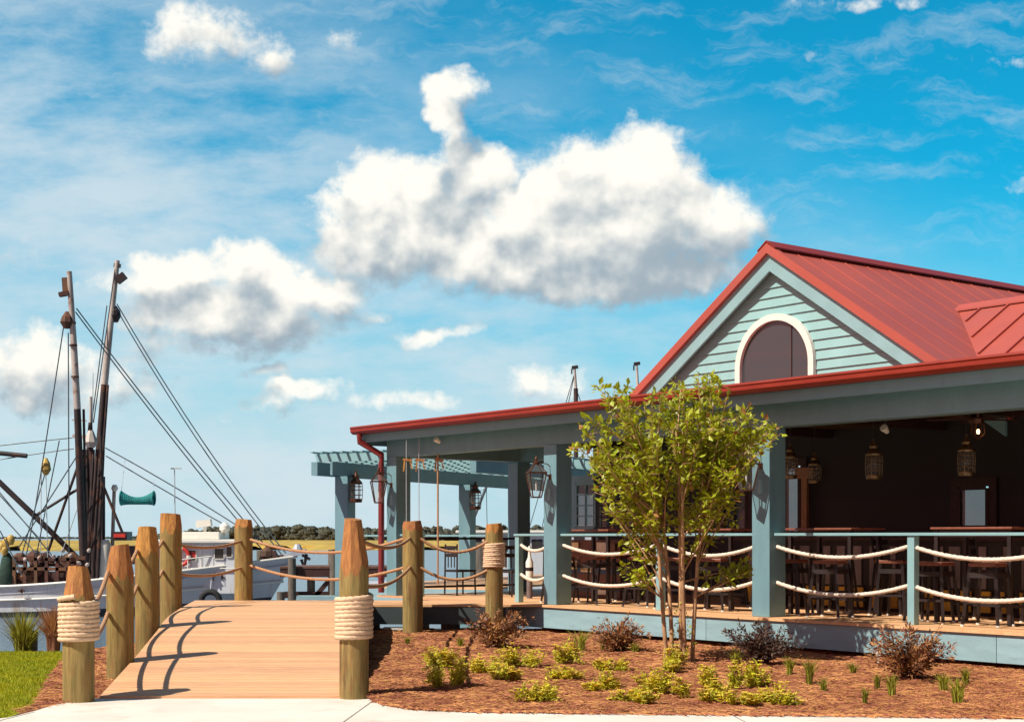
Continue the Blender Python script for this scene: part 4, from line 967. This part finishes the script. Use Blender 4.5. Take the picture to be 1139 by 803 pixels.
def shrub(label, px, py, w, h, m, n, g='bronze leaved shrubs along the porch edge', arch=.8, lean=0):
    b = gpt(px, py); sc = b.y / F; w *= sc; h *= sc; e = thing('bronze_shrub', label, 'shrub', tuple(b), g); ml = MB(); ms = MB()
    for _ in range(n):
        a = random.uniform(0, 6.28); r1 = w / 2 * math.sqrt(random.random()); hh = h * random.uniform(.35, 1.) * (1 - .35 * (2 * r1 / w) ** 2)
        tip = b + Vector((r1 * math.cos(a) + lean, r1 * .7 * math.sin(a), hh)); mid = b + Vector((r1 * .35 * math.cos(a), r1 * .3 * math.sin(a), hh * arch)); pts = bez(b + Vector((rz() * w * .1, rz() * .05, 0)), mid, tip, 7)
        ms.tube(pts, [.005 - .0035 * i / 7 for i in range(8)], 4)
        for _ in range(34):
            t = random.uniform(1.5, 6.99); i = int(t); p = pts[i].lerp(pts[i+1], t - i); o = Vector((rz(), rz(), rz())).normalized()
            ml.leaf(p + o * .02, o + (pts[i+1] - pts[i]).normalized(), Vector((rz(), rz() - .3, 1)), random.uniform(.035, .075), random.uniform(.014, .026))
    ms.build('stems', M['shrubdark'], e); ml.build('leaves', M[m], e, recalc=False)
shrub('feathery bronze shrub hugging the slim rope wrapped post', 552, 722, 84, 52, 'shrubred', 52)
shrub('sparse bronze shrub against the porch edge left of the tree', 690, 726, 76, 46, 'shrubred', 48)
shrub('dark leafless looking shrub right of the tree', 846, 740, 96, 56, 'shrubdark', 62)
shrub('largest reddish shrub spreading below the slim rail post at the right', 1015, 756, 112, 64, 'shrubred', 84)
# ornamental grass and riprap by the lawn's far edge
tuft('green arching ornamental grass behind the lawn at the left edge', 0, 0, 62, 62, 'tuft', None, 260, (-6.75, 20.4, -.25), 'ornamental_grass', 'grass')
tuft('upright tan reddish grass clump behind the rope wrapped lawn post', 0, 0, 48, 58, 'strawgrass', None, 420, (-6.25, 20.15, -.1), 'ornamental_grass', 'grass')
mb = MB(); mb.lathe((-6.75, 20.6, -1), [(.14, 0), (.14, 1.25)], 12); tag(mb.build('piling', M['logold'], smooth=40), 'short dark piling behind the green arching grass', 'piling')
mb = MB(); random.seed(31)
for _ in range(420):
    x = random.uniform(-9, 2); y = bankline(x) + random.uniform(.1, 2.8); r_ = random.uniform(.08, .24); z = gz(x, y)
    vs = []; 
    for zz in range(4):
        for aa in range(6): ph = math.pi * (zz + .2) / 3.4; th = aa * 1.047 + rz() * .3; q = r_ * random.uniform(.75, 1.2); vs.append((x + q * math.sin(ph) * math.cos(th), y + q * math.sin(ph) * math.sin(th), z + q * .6 * math.cos(ph)))
    mb.add(vs, [(zz*6+aa, zz*6+(aa+1) % 6, (zz+1)*6+(aa+1) % 6, (zz+1)*6+aa) for zz in range(3) for aa in range(6)] + [tuple(range(6)), tuple(range(18, 24))])
tag(mb.build('riprap', M['rock']), 'grey riprap stones on the bank below the lawn', None, None, 'stuff')
# white marker stakes under the porch edge
for px, py, h, lab in ((541, 712, 24, 'thin white stake in the mulch behind the split post'), (977, 737, 10, 'small white flower marker below the leaf shadow')):
    b = gpt(px, py + 2); mb = MB(); mb.lathe(b, [(.008, 0), (.008, h * b.y / F)], 6); mb.lathe(b + Vector((0, 0, h * b.y / F)), [(.03, 0), (.03, .03), (.01, .05)], 6); tag(mb.build('marker_stake', M['white']), lab, 'stake')
b = Vector((-1.78, 24.2, .0)); e = thing('bench', 'low white bench under the edge of the boardwalk', 'bench', tuple(b + Vector((0, -.5, 0))))
mb = MB(); mb.box(-2.02, -1.62, 23.1, 23.35, .10, .13); mb.build('seat', M['white'], e)
for x in (-1.98, -1.66): mb = MB(); mb.box(x - .015, x + .015, 23.15, 23.3, -.2, .10); mb.build('leg', M['white'], e)

# ---------------------------------------------------------------- shrimp boat
random.seed(40)
DB = 57.0
SB = thing('shrimp_boat', 'white shrimp trawler moored at the left with tall raised outriggers', 'boat', (-16, DB, -1.4))
def hull_mesh(mb, x0, x1, yc, beam, zw, sheer, depth=.5, stem=1.6, n=26, lo=0., hi=1., inset=0.):
    # station loop from stern x0 to bow x1; lo..hi picks a band of the side
    rows = []
    for i in range(n + 1):
        t = i / n; x = x0 + (x1 - x0) * t; b = beam / 2 * (1 - max(0, (t - .60) / .40) ** 2.3) * (.90 + .1 * min(1, t * 5))
        b0 = b * (.96 - .35 * max(0, (t - .6) / .4)); zs = sheer(t); xb = x + stem * max(0, (t - .55) / .45) ** 2
        rows.append((x, xb, b0, b, zs))
    m_ = 4
    for sg in (-1, 1):
        vs = []; fs = []
        for (x, xb, b0, b, zs) in rows:
            for k in range(m_ + 1):
                q = lo + (hi - lo) * k / m_; zz = (zw - depth) * (1 - q) + zs * q
                vs.append((x * (1 - q) + xb * q - 0, yc + sg * ((b0 * (1 - q ** 1.4) + b * q ** 1.4) + inset), zz))
        for i in range(n):
            for k in range(m_): fs.append((i*(m_+1)+k, (i+1)*(m_+1)+k, (i+1)*(m_+1)+k+1, i*(m_+1)+k+1))
        mb.add(vs, fs, .5)
    return rows
sheerf = lambda t: -.30 + .10 * max(0, 1 - t * 4) + 1.10 * max(0, (t - .48) / .52) ** 1.7
X0, X1 = -29.0, -9.9
mb = MB(); rows = hull_mesh(mb, X0, X1, DB, 5.4, -1.4, sheerf)
mb.hexa([(X0, DB - 2.4, -1.9), (X0 + .1, DB - 2.4, -1.9), (X0 + .1, DB + 2.4, -1.9), (X0, DB + 2.4, -1.9), (X0, DB - 2.4, -.2), (X0 + .1, DB - 2.4, -.2), (X0 + .1, DB + 2.4, -.2), (X0, DB + 2.4, -.2)])
mb.build('hull', M['hull'], SB, smooth=50)
mb = MB(); n = len(rows); vs = []
for (x, xb, b0, b, zs) in rows: vs += [(xb, DB - b, zs - .28), (xb, DB + b, zs - .28)]
mb.add(vs, [(2*i, 2*i+2, 2*i+3, 2*i+1) for i in range(n-1)]); mb.build('deck', M['hullgrey'], SB)
mb = MB()
for sg in (-1, 1): mb.tube([(xb, DB + sg * (b + .03), zs) for (x, xb, b0, b, zs) in rows], .06, 6); 
for sg in (-1, 1): mb.tube([(x * .33 + xb * .67, DB + sg * (b0 * .35 + b * .65 + .05), -1.4 + (zs + 1.4) * .56) for (x, xb, b0, b, zs) in rows], .05, 6)
mb.build('rub_rail', M['white'], SB, smooth=50)
mb = MB(); hull_mesh(mb, X0, X1, DB, 5.4, -1.4, sheerf, lo=.0, hi=.42, inset=.012); mb.build('waterline_band', mat('navy_bottom_paint', (.02, .03, .05), .5), SB, smooth=50)
# wheelhouse
wy0, wy1 = DB - 1.35, DB + 1.6; wx0, wx1 = at(160, 0, 55).x, at(264, 0, 55).x; wz0, wz1 = -.6, at(0, 604, 55).z
mb = MB(); mb.hexa([(wx0, wy0, wz0), (wx1, wy0, wz0), (wx1, wy1, wz0), (wx0, wy1, wz0), (wx0, wy0, wz1), (wx1 - .25, wy0, wz1), (wx1 - .25, wy1, wz1), (wx0, wy1, wz1)]); wh = mb.build('wheelhouse', M['hull'], SB, bevel=.03)
mb = MB(); mb.box(wx0 - .2, wx1 + .1, wy0 - .25, wy1 + .25, wz1, wz1 + .14); mb.box(wx0 + .9, wx1 - .9, wy0 + .5, wy1 - .5, wz1 + .141, wz1 + .42); mb.build('roof', M['white'], wh, bevel=.03)
for px0, px1, py0, py1 in ((208, 218, 612, 623), (239, 249, 610, 621), (252, 258, 608, 619), (183, 190, 612, 622)):
    a = at(px0, py1, wy0); b = at(px1, py0, wy0); mb = MB(); mb.box(a.x, b.x, wy0 - .03, wy0 + .02, a.z, b.z); w_ = mb.build('window', M['glassdark'], wh)
    mb = MB(); 
    for q in ((a.x - .03, a.x, a.z, b.z), (b.x, b.x + .03, a.z, b.z), (a.x, b.x, a.z - .03, a.z), (a.x, b.x, b.z, b.z + .03)): mb.box(q[0], q[1], wy0 - .045, wy0 + .02, q[2], q[3])
    mb.build('window_frame', M['white'], w_)
a = at(213.5, 617, wy0 - .05); mb = MB(); mb.box(a.x - .02, a.x + .16, wy0 - .04, wy0 - .031, a.z - .1, a.z + .12); mb.build('red_placard', M['redp'], wh)
a = at(202, 619, wy0 - .12); mb = MB(); mb.tube([a + Vector((.27 * math.cos(k * .3142), 0, .30 * math.sin(k * .3142))) for k in range(21)], .075, 8, cap=False); lr = mb.build('life_ring', M['redp'], SB, smooth=60)
mb = MB()
for k in (0, 5, 10, 15): mb.tube([a + Vector((.27 * math.cos((k + q) * .3142), 0, .30 * math.sin((k + q) * .3142))) for q in (-.5, .5)], .08, 8)
mb.build('white_band', M['white'], lr)
mb = MB()
for k in range(9): x = wx0 + .35 + k * .42; mb.box(x, x + .02, wy0 - .012, wy0 - .002, wz0 + .3, wz1 - .05)
mb.build('panel_battens', M['hullgrey'], wh)
mb = MB(); mb.tube([(wx0 + .3, wy0 - .08, wz1 - .95), (wx1 - .2, wy0 - .08, wz1 - .95)], .022, 6); mb.build('grab_rail', M['white'], wh)
# radar, dome, aerial
mb = MB(); a = at(228, 596, DB); mb.bar(a, at(228, 586, DB), .12, .12); mb.bar(at(219, 583, DB), at(235, 581, DB), .35, .26); mb.lathe(at(223, 596, DB), [(.22, -.1), (.22, .1)], 12); mb.build('radar', M['white'], SB)
mb = MB(); a = at(250, 597, DB); mb.bar(a, at(250, 590, DB), .08, .08); mb.lathe(at(250, 589, DB), [(.05, -.15), (.2, 0), (.2, .15), (.08, .28)], 12); mb.build('radome', M['white'], SB, smooth=40)
mb = MB(); a = at(195, 600, DB); mb.tube([a, at(194, 522, DB)], .022, 6); mb.bar(at(190, 521, DB), at(202, 521, DB), .03, .05); mb.build('aerial', M['wirepale'], SB)
# fore rails, bow roller and anchor
mb = MB()
def sheer_pt(t, up, inset=.15):
    i = min(len(rows) - 2, int(t * (len(rows) - 1))); f_ = t * (len(rows) - 1) - i; r0, r1 = rows[i], rows[i+1]
    g_ = lambda k: r0[k] * (1 - f_) + r1[k] * f_
    return Vector((g_(1), DB - g_(3) + inset, g_(4) + up))
for i in range(8):
    t = .79 + i * .019; mb.tube([sheer_pt(t, -.05), sheer_pt(t, .42)], .022, 6)
mb.tube([sheer_pt(.79 + .0095 * i, .42) for i in range(15)], .025, 6); mb.build('foredeck_rail', M['white'], SB)
mb = MB(); b = at(300, 620, DB); mb.bar(b + Vector((-.3, 0, -.2)), b + Vector((.3, 0, .1)), .35, .4); mb.lathe(b + Vector((-.1, 0, -.1)), [(.12, 0), (.28, .15), (.25, .35), (.1, .5)], 8); mb.bar(b, b + Vector((.9, 0, .15)), .08, .08); mb.build('anchor_winch', M['rust'], SB)
mb = MB(); b = at(328, 618, DB); mb.bar(b + Vector((-.4, 0, -.02)), b + Vector((.45, 0, .18)), .3, .16); mb.lathe(b + Vector((.1, 0, .15)), [(.12, 0), (.2, .1), (.1, .3)], 8); mb.build('bow_roller', M['hullgrey'], SB)
mb = MB(); mb.tube([at(334, 622, DB) + Vector((.04, 0, 0)), at(338, 632, DB), at(341, 616, DB)], .07, 6); mb.bar(at(336, 617, DB), at(345, 622, DB), .12, .1); mb.build('anchor', M['black'], SB)
# lettering strokes on the bow: too small to read in the photograph
mb = MB(); 
for k in range(5):
    p = sheer_pt(.885 + k * .012, -.34, -.04); mb.bar(p, p + Vector((.0, 0, -.16)), .05, .05); mb.bar(p + Vector((0, 0, -.08 * (k % 2))), p + Vector((.09, -.0, -.08 * (k % 2))), .05, .035)
mb.build('bow_marking', M['black'], SB)
a = at(234, 668, 54.0); mb = MB(); mb.tube([a + Vector((.33 * math.cos(k * .3142), 0, .33 * math.sin(k * .3142))) for k in range(21)], .11, 8, cap=False); ty = mb.build('tyre_fender', M['tyre'], SB, smooth=60)
mb = MB(); mb.tube([a + Vector((0, 0, .33)), at(235, 645, 54.1)], .025, 5); mb.build('fender_line', M['wirepale'], ty)
mb = MB(); a = at(24, 657, 54.15); mb.bar(a + Vector((-.12, 0, 0)), a + Vector((.12, 0, 0)), .06, .05); mb.bar(a + Vector((0, 0, -.08)), a + Vector((0, 0, .08)), .06, .06); mb.build('cleat', M['rust'], SB)
# spars
def spar(name, pts, rads, m, par=SB, seg=8):
    mb = MB(); mb.tube([at(x, y, d) for x, y, d in pts], rads, seg); return mb.build(name, M[m], par, smooth=50)
o1 = spar('outrigger', [(93.5, 648, 55.5), (90, 560, 55.4), (86, 455, 55.2)], [.13, .15, .13], 'mastdark'); spar('outrigger_tip', [(86, 455, 55.2), (82.5, 390, 55.1), (77, 302, 55)], [.135, .125, .10], 'mast', o1)
spar('lattice_leg', [(97, 648, 55.7), (93, 455, 55.3)], [.05, .05], 'mastdark', o1)
o2 = spar('outrigger', [(99, 648, 58.3), (107, 540, 58.4), (116, 428, 58.5)], [.13, .15, .13], 'mastdark'); spar('outrigger_tip', [(116, 428, 58.5), (123, 360, 58.6), (130.5, 290, 58.7)], [.15, .125, .10], 'mast', o2)
spar('lattice_leg', [(106, 648, 58.2), (112, 540, 58.3), (120, 428, 58.4)], [.05, .06, .05], 'mastdark', o2)
ms_ = spar('mast', [(100, 655, 57), (100, 500, 57), (100.5, 470, 57)], [.16, .14, .08], 'mastdark'); spar('mast_top', [(100.5, 500, 57), (101, 441, 57)], [.07, .05], 'mast', ms_); spar('aerial', [(103, 470, 57), (103.5, 415, 57)], [.02, .015], 'wirepale', ms_)
for x0, x1 in ((96, 104), (104, 101), (92, 97), (98, 108), (102, 112), (95, 92), (108, 115), (100, 96)): spar('mast_leg', [(x0, 650, 56.6), (x1, 500, 56.9)], [.08, .06], 'mastdark', ms_)
mb = MB(); mb.bar(at(81, 485, 56.8), at(103, 487, 56.8), .14, .14); mb.bar(at(80, 467, 56.8), at(96, 468, 56.8), .06, .06); mb.lathe(at(101, 489, 56.8), [(.15, -.3), (.28, -.1), (.2, .1), (.1, .35)], 8); mb.build('crosstree', M['mast'], ms_)
# heads of the outriggers: lamps and blocks
mb = MB(); mb.bar(at(66, 328, 55), at(77, 326, 55), .22, .16); mb.bar(at(72, 309, 55), at(73, 325, 55), .12, .2); mb.lathe(at(74.5, 357, 55), [(.12, -.28), (.26, -.05), (.2, .15), (.06, .35)], 8); mb.build('masthead_block', M['rust'], o1)
mb = MB(); mb.bar(at(130, 313, 58.7), at(139, 306, 58.7), .25, .28); mb.bar(at(127, 295, 58.7), at(134, 296, 58.7), .15, .15); mb.lathe(at(128, 350, 58.7), [(.12, -.3), (.24, -.05), (.2, .15), (.06, .35)], 8); mb.build('masthead_lamp', M['black'], o2)
mb = MB()
for y in (360, 385, 420): mb.lathe(at(77 + (y-302) * .055, y, 55), [(.15, 0), (.15, .06)], 8)
mb.build('clamp_ring', M['rust'], o1)
bm_ = spar('boom', [(-30, 508, 56), (45, 580, 56), (94, 628, 56.5)], [.10, .11, .10], 'mastdark'); spar('topping_spar', [(-40, 500, 56.5), (30, 507, 56.5)], [.09, .09], 'mastdark')
for a, b in (((86, 520), (51, 620)), ((88, 543), (38, 574)), ((110, 528), (136, 592)), ((112, 480), (113, 545))): spar('strut', [(*a, 56.6), (*b, 56.6)], [.055, .055], 'mastdark')
spar('pole', [(114.5, 530, 57.5), (114.5, 606, 57.5)], [.09, .09], 'mastdark'); st_ = spar('light_pole', [(127, 545, 57.6), (124, 640, 57.6)], [.07, .08], 'mast')
mb = MB(); mb.lathe(at(127.5, 543, 57.6), [(.08, -.12), (.14, 0), (.08, .14)], 10); mb.build('pole_lamp', M['white'], st_, smooth=50)
mb = MB(); mb.lathe(at(115, 642, 57), [(.30, 0), (.30, 1.25), (.2, 1.45)], 14); mb.build('exhaust_stack', M['white'], SB, smooth=50)
mb = MB(); a = at(129, 601, 57); mb.box(a.x, a.x + .55, 56.5, 57.3, a.z, a.z + .34); mb.box(a.x + .2, a.x + 1.6, 56.4, 57.4, a.z - .9, a.z - .2); mb.build('deck_box', M['black'], SB)
mb = MB(); mb.box(a.x + .05, a.x + .5, 56.46, 56.49, a.z + .12, a.z + .26); mb.build('red_label', M['redp'], SB)
# stays
mb = MB()
for pts in ([(85, 343, 55.2), (200, 492, 56), (300, 612, 57)], [(84, 347, 55.2), (197, 495, 56), (294, 614, 57)], [(130, 338, 58.6), (225, 490, 58), (318, 615, 57)], [(128, 341, 58.6), (222, 493, 58), (313, 616, 57)],
            [(117, 498, 58), (200, 545, 57.6), (285, 598, 57.2)], [(118, 507, 58), (205, 558, 57.6), (280, 600, 57.2)], [(71, 362, 55), (40, 560, 56), (28, 618, 56)], [(76, 370, 55), (77, 620, 55.4)], [(128, 300, 58.6), (104, 470, 57.5)], [(119, 340, 58.6), (98, 500, 57.4)],
            [(-40, 500, 56.5), (40, 491, 56.5), (80, 487, 56.5)], [(0, 511, 56.5), (45, 504, 56.5), (82, 499, 56.5)], [(52, 520, 56), (22, 625, 55.8)], [(90, 500, 56), (20, 610, 55.5)], [(-10, 540, 56), (45, 600, 55.5)], [(-10, 560, 56), (40, 615, 55.5)], [(-15, 530, 56), (60, 620, 55.5)], [(0, 590, 55.2), (25, 640, 55)], [(66, 490, 56), (40, 620, 55.5)]):
    P_ = [at(*q) for q in pts]
    if len(P_) == 3: P_ = bez(P_[0], P_[1] * 2 - (P_[0] + P_[2]) / 2, P_[2], 10)
    mb.tube(P_, .024, 5)
mb.build('stays', M['wire'], SB)
mb = MB()
for pts in ([(46, 520, 56), (45, 622, 55.6)], [(51, 520, 56), (53, 622, 55.6)], [(88, 560, 56), (60, 640, 55.6)]): mb.tube([at(*q) for q in pts], .018, 5)
mb.build('pale_lines', M['wirepale'], SB)
mb = MB(); mb.lathe(at(51, 518, 56), [(.08, -.35), (.2, -.15), (.16, .1), (.05, .3)], 8); mb.build('hanging_block', M['yellow'], SB)
# working deck: winch drums, net frame, baskets
mb = MB(); random.seed(8)
for k in range(46):
    a = at(random.uniform(16, 92), random.uniform(618, 648), random.uniform(55.2, 58)); w_ = random.uniform(.1, .5)
    if k % 2: mb.bar(a + Vector((-w_, 0, 0)), a + Vector((w_, 0, rz() * .1)), .16, .14)
    else: mb.lathe(a, [(.1, -.3), (.22, -.12), (.24, .1), (.1, .25)], 8, axis=(1, rz() * .4, rz() * .2))
a = at(14, 650, 55.4); b = at(94, 622, 58); mb.box(a.x, b.x, 55.8, 57.9, -.58, .2); mb.bar(at(14, 632, 55.3), at(92, 633, 55.3), .12, .12); mb.bar(at(16, 621, 55.3), at(90, 622, 55.3), .12, .14)
for k in range(7): x = 16 + k * 12; mb.bar(at(x, 652, 55.3), at(x, 620, 55.3), .12, .12)
mb.build('winch_gear', M['rust'], SB)
mb = MB()
for x, y in ((44, 620), (60, 619), (78, 618), (70, 612), (88, 626), (28, 622), (99, 612), (97, 628)): mb.lathe(at(x, y, 55.2), [(.03, -.09), (.07, -.05), (.075, .03), (.03, .10)], 9, axis=(rz(), rz(), .8))
mb.build('pulley_block', M['mast'], SB, smooth=50)
mb = MB(); a = at(8, 650, 55.5); mb.lathe(a, [(.30, 0), (.42, .3), (.26, .7), (.20, 1.0), (.08, 1.2)], 12); mb.build('trawl_net', M['greennet'], SB, smooth=50)
mb = MB()
for x, y in ((2, 608), (7, 603), (12, 600), (5, 612)): mb.lathe(at(x, y, 55.4), [(.08, -.2), (.15, -.05), (.14, .10), (.06, .18)], 10)
mb.build('net_float', M['yellow'], SB, smooth=50)

# teal hourglass net hanging in the rigging
a = at(135, 554, 56); b = at(171, 554, 56); e = thing('net_basket', 'teal hourglass shaped net basket hanging right of the masts', 'net', tuple((a + b) / 2))
mb = MB(); n = 18; pts = []; L = (b - a).length; seg = 18; vs = []; fs = []
for i in range(n + 1):
    t = i / n; q = .13 + .13 * abs(2 * t - 1) ** 2.2
    for k in range(seg): an = 2 * math.pi * k / seg; vs.append((a.x + L * t, a.y + q * math.cos(an), a.z + q * math.sin(an) - .10 * math.sin(math.pi * t)))
for i in range(n):
    for k in range(seg): fs.append((i*seg+k, (i+1)*seg+k, (i+1)*seg+(k+1) % seg, i*seg+(k+1) % seg))
mb.add(vs, fs); o = mb.build('net_body', M['net'], e, smooth=60); 
wf = o.modifiers.new('mesh_lines', 'WIREFRAME'); wf.thickness = .03
mb = MB(); mb.add(vs, fs); o = mb.build('net_lining', mat('teal_net_lining', (.02, .22, .24), .8), e, smooth=60); o.scale = (.97, .96, .96)
mb = MB()
for q in (a, b):
    mb = MB(); mb.tube([q + Vector((0, .26 * math.cos(k * .3142), .26 * math.sin(k * .3142))) for k in range(21)], .03, 6, cap=False)
    mb.build('hoop', M['net'], e)
mb = MB(); mb.tube([a + Vector((0, 0, .26)), at(139, 512, 57.8)], .008, 4); mb.tube([b + Vector((0, 0, .26)), at(171, 533, 57.8)], .008, 4); mb.build('hanging_line', M['wirepale'], e)

# ---------------------------------------------------------------- other boats and dock
def small_boat(label, x0, x1, yc, mast=(), cab=None):
    e = thing('moored_boat', label, 'boat', ((x0 + x1) / 2, yc, -1.4), 'boats moored behind the porch')
    mb = MB(); rw = hull_mesh(mb, x0, x1, yc, 4.0, -1.4, lambda t: -.35 + .6 * max(0, (t - .5) / .5) ** 1.6, stem=1.0); mb.build('hull', M['hull'], e, smooth=50)
    mb = MB(); vs = []
    for (x, xb, b0, b, zs) in rw: vs += [(xb, yc - b, zs - .2), (xb, yc + b, zs - .2)]
    mb.add(vs, [(2*i, 2*i+2, 2*i+3, 2*i+1) for i in range(len(rw)-1)]); mb.build('deck', M['hullgrey'], e)
    if cab:
        mb = MB(); mb.box(cab[0], cab[1], yc - 1.4, yc + 1.4, -.6, cab[2]); c = mb.build('cabin', M['hull'], e, bevel=.03)
        mb = MB(); mb.box(cab[0] - .3, cab[1] + .3, yc - 1.6, yc + 1.6, cab[2], cab[2] + .12); mb.build('roof', M['white'], c, bevel=.03)
        for k in range(3):
            x = cab[0] + .3 + k * (cab[1] - cab[0] - .9) / 2; mb = MB(); mb.box(x, x + .45, yc - 1.43, yc - 1.38, cab[2] - .7, cab[2] - .25); mb.build('window', M['glassdark'], c)
    return e
b1 = small_boat('white boat with a slim mast and slanting boom seen through the porch', -6.5, 1.6, 62, cab=(-2.0, 1.4, 1.7))
spar('mast', [(522.5, 640, 62), (522.5, 541, 62)], [.10, .08], 'hullgrey', b1); spar('boom', [(521, 592, 62), (541, 541, 62)], [.06, .06], 'wire', b1); spar('stay', [(541, 541, 62), (542, 597, 62)], [.015, .015], 'wire', b1)
mb = MB(); mb.tube(bez(at(524, 545, 62), at(532, 549, 62), at(541, 541, 62), 8), .02, 5); mb.build('loose_line', M['wire'], b1)
b2 = small_boat('white boat behind the building whose two dark poles rise above the roof', 2.0, 12.5, 66, cab=(2.4, 5.2, 1.95))
for px, tp in ((640, 407), (709, 403)):
    o = spar('trawl_pole', [(px + 1, 640, 66), (px + .5, 432, 66)], [.10, .10], 'mastdark', b2); spar('pole_tip', [(px + .5, 434, 66), (px - 1, tp, 66)], [.07, .05], 'mast', o)
    mb = MB(); mb.bar(at(px - 4, tp + 2, 66), at(px + 3, tp + 1, 66), .12, .14); mb.bar(at(px - 4, tp + 3, 66), at(px - 4, tp + 9, 66), .06, .06); mb.build('pole_lamp', M['black'], o)
mb = MB()
for q in (((640, 412), (600, 600)), ((640, 412), (585, 600)), ((640, 430), (700, 600)), ((640, 560), (596, 598))): mb.tube([at(*q[0], 66), at(*q[1], 66)], .018, 4)
mb.build('stays', M['wire'], b2)
DK = thing('dock', 'brown timber dock on pilings between the white bow and the porch', 'dock', (-6, 46, -1.4))
mb = MB(); 
for k in range(20): mb.box(-7.0 + k * .21, -6.8 + k * .21, 44.6, 47, .60, .66)
mb.build('planks', M['brownboard'], DK)
mb = MB(); mb.box(-7.0, -2.9, 44.62, 44.72, .34, .598); mb.box(-6.9, -2.9, 44.75, 44.82, -.3, -.1); mb.bar((-6.6, 44.8, -1), (-5.4, 44.8, .4), .1, .14); mb.build('stringer', M['wood'], DK)
for x, y, top in ((-6.62, 44.5, .9), (-6.1, 44.9, .3), (-5.7, 46.8, 1.15), (-5.35, 44.4, 1.05), (-4.6, 46, .3), (-6.95, 44.45, -.1)):
    mb = MB(); mb.lathe((x, y, -2), [(.13, 0), (.12, top + 2)], 12); mb.build('piling', M['logold'], DK, smooth=40)
mb = MB(); mb.box(-6.4, -5.0, 43.9, 44.4, -.35, -.2); mb.box(-6.3, -6.15, 43.95, 44.05, -1.5, -.35); mb.box(-5.3, -5.15, 43.95, 44.05, -1.5, -.35); mb.build('lower_landing', M['fascia'], DK)
for px, d, top, lab in ((535, 46, 603, 'weathered piling seen between the split post and the slim wrapped post'), (292, 60, 612, 'weathered piling beyond the bow of the white trawler')):
    b = at(px, top, d); mb = MB(); mb.lathe((b.x, b.y, -2), [(.25, 0), (.24, b.z + 2)], 14); tag(mb.build('piling', M['logold'], smooth=40), lab, 'piling')
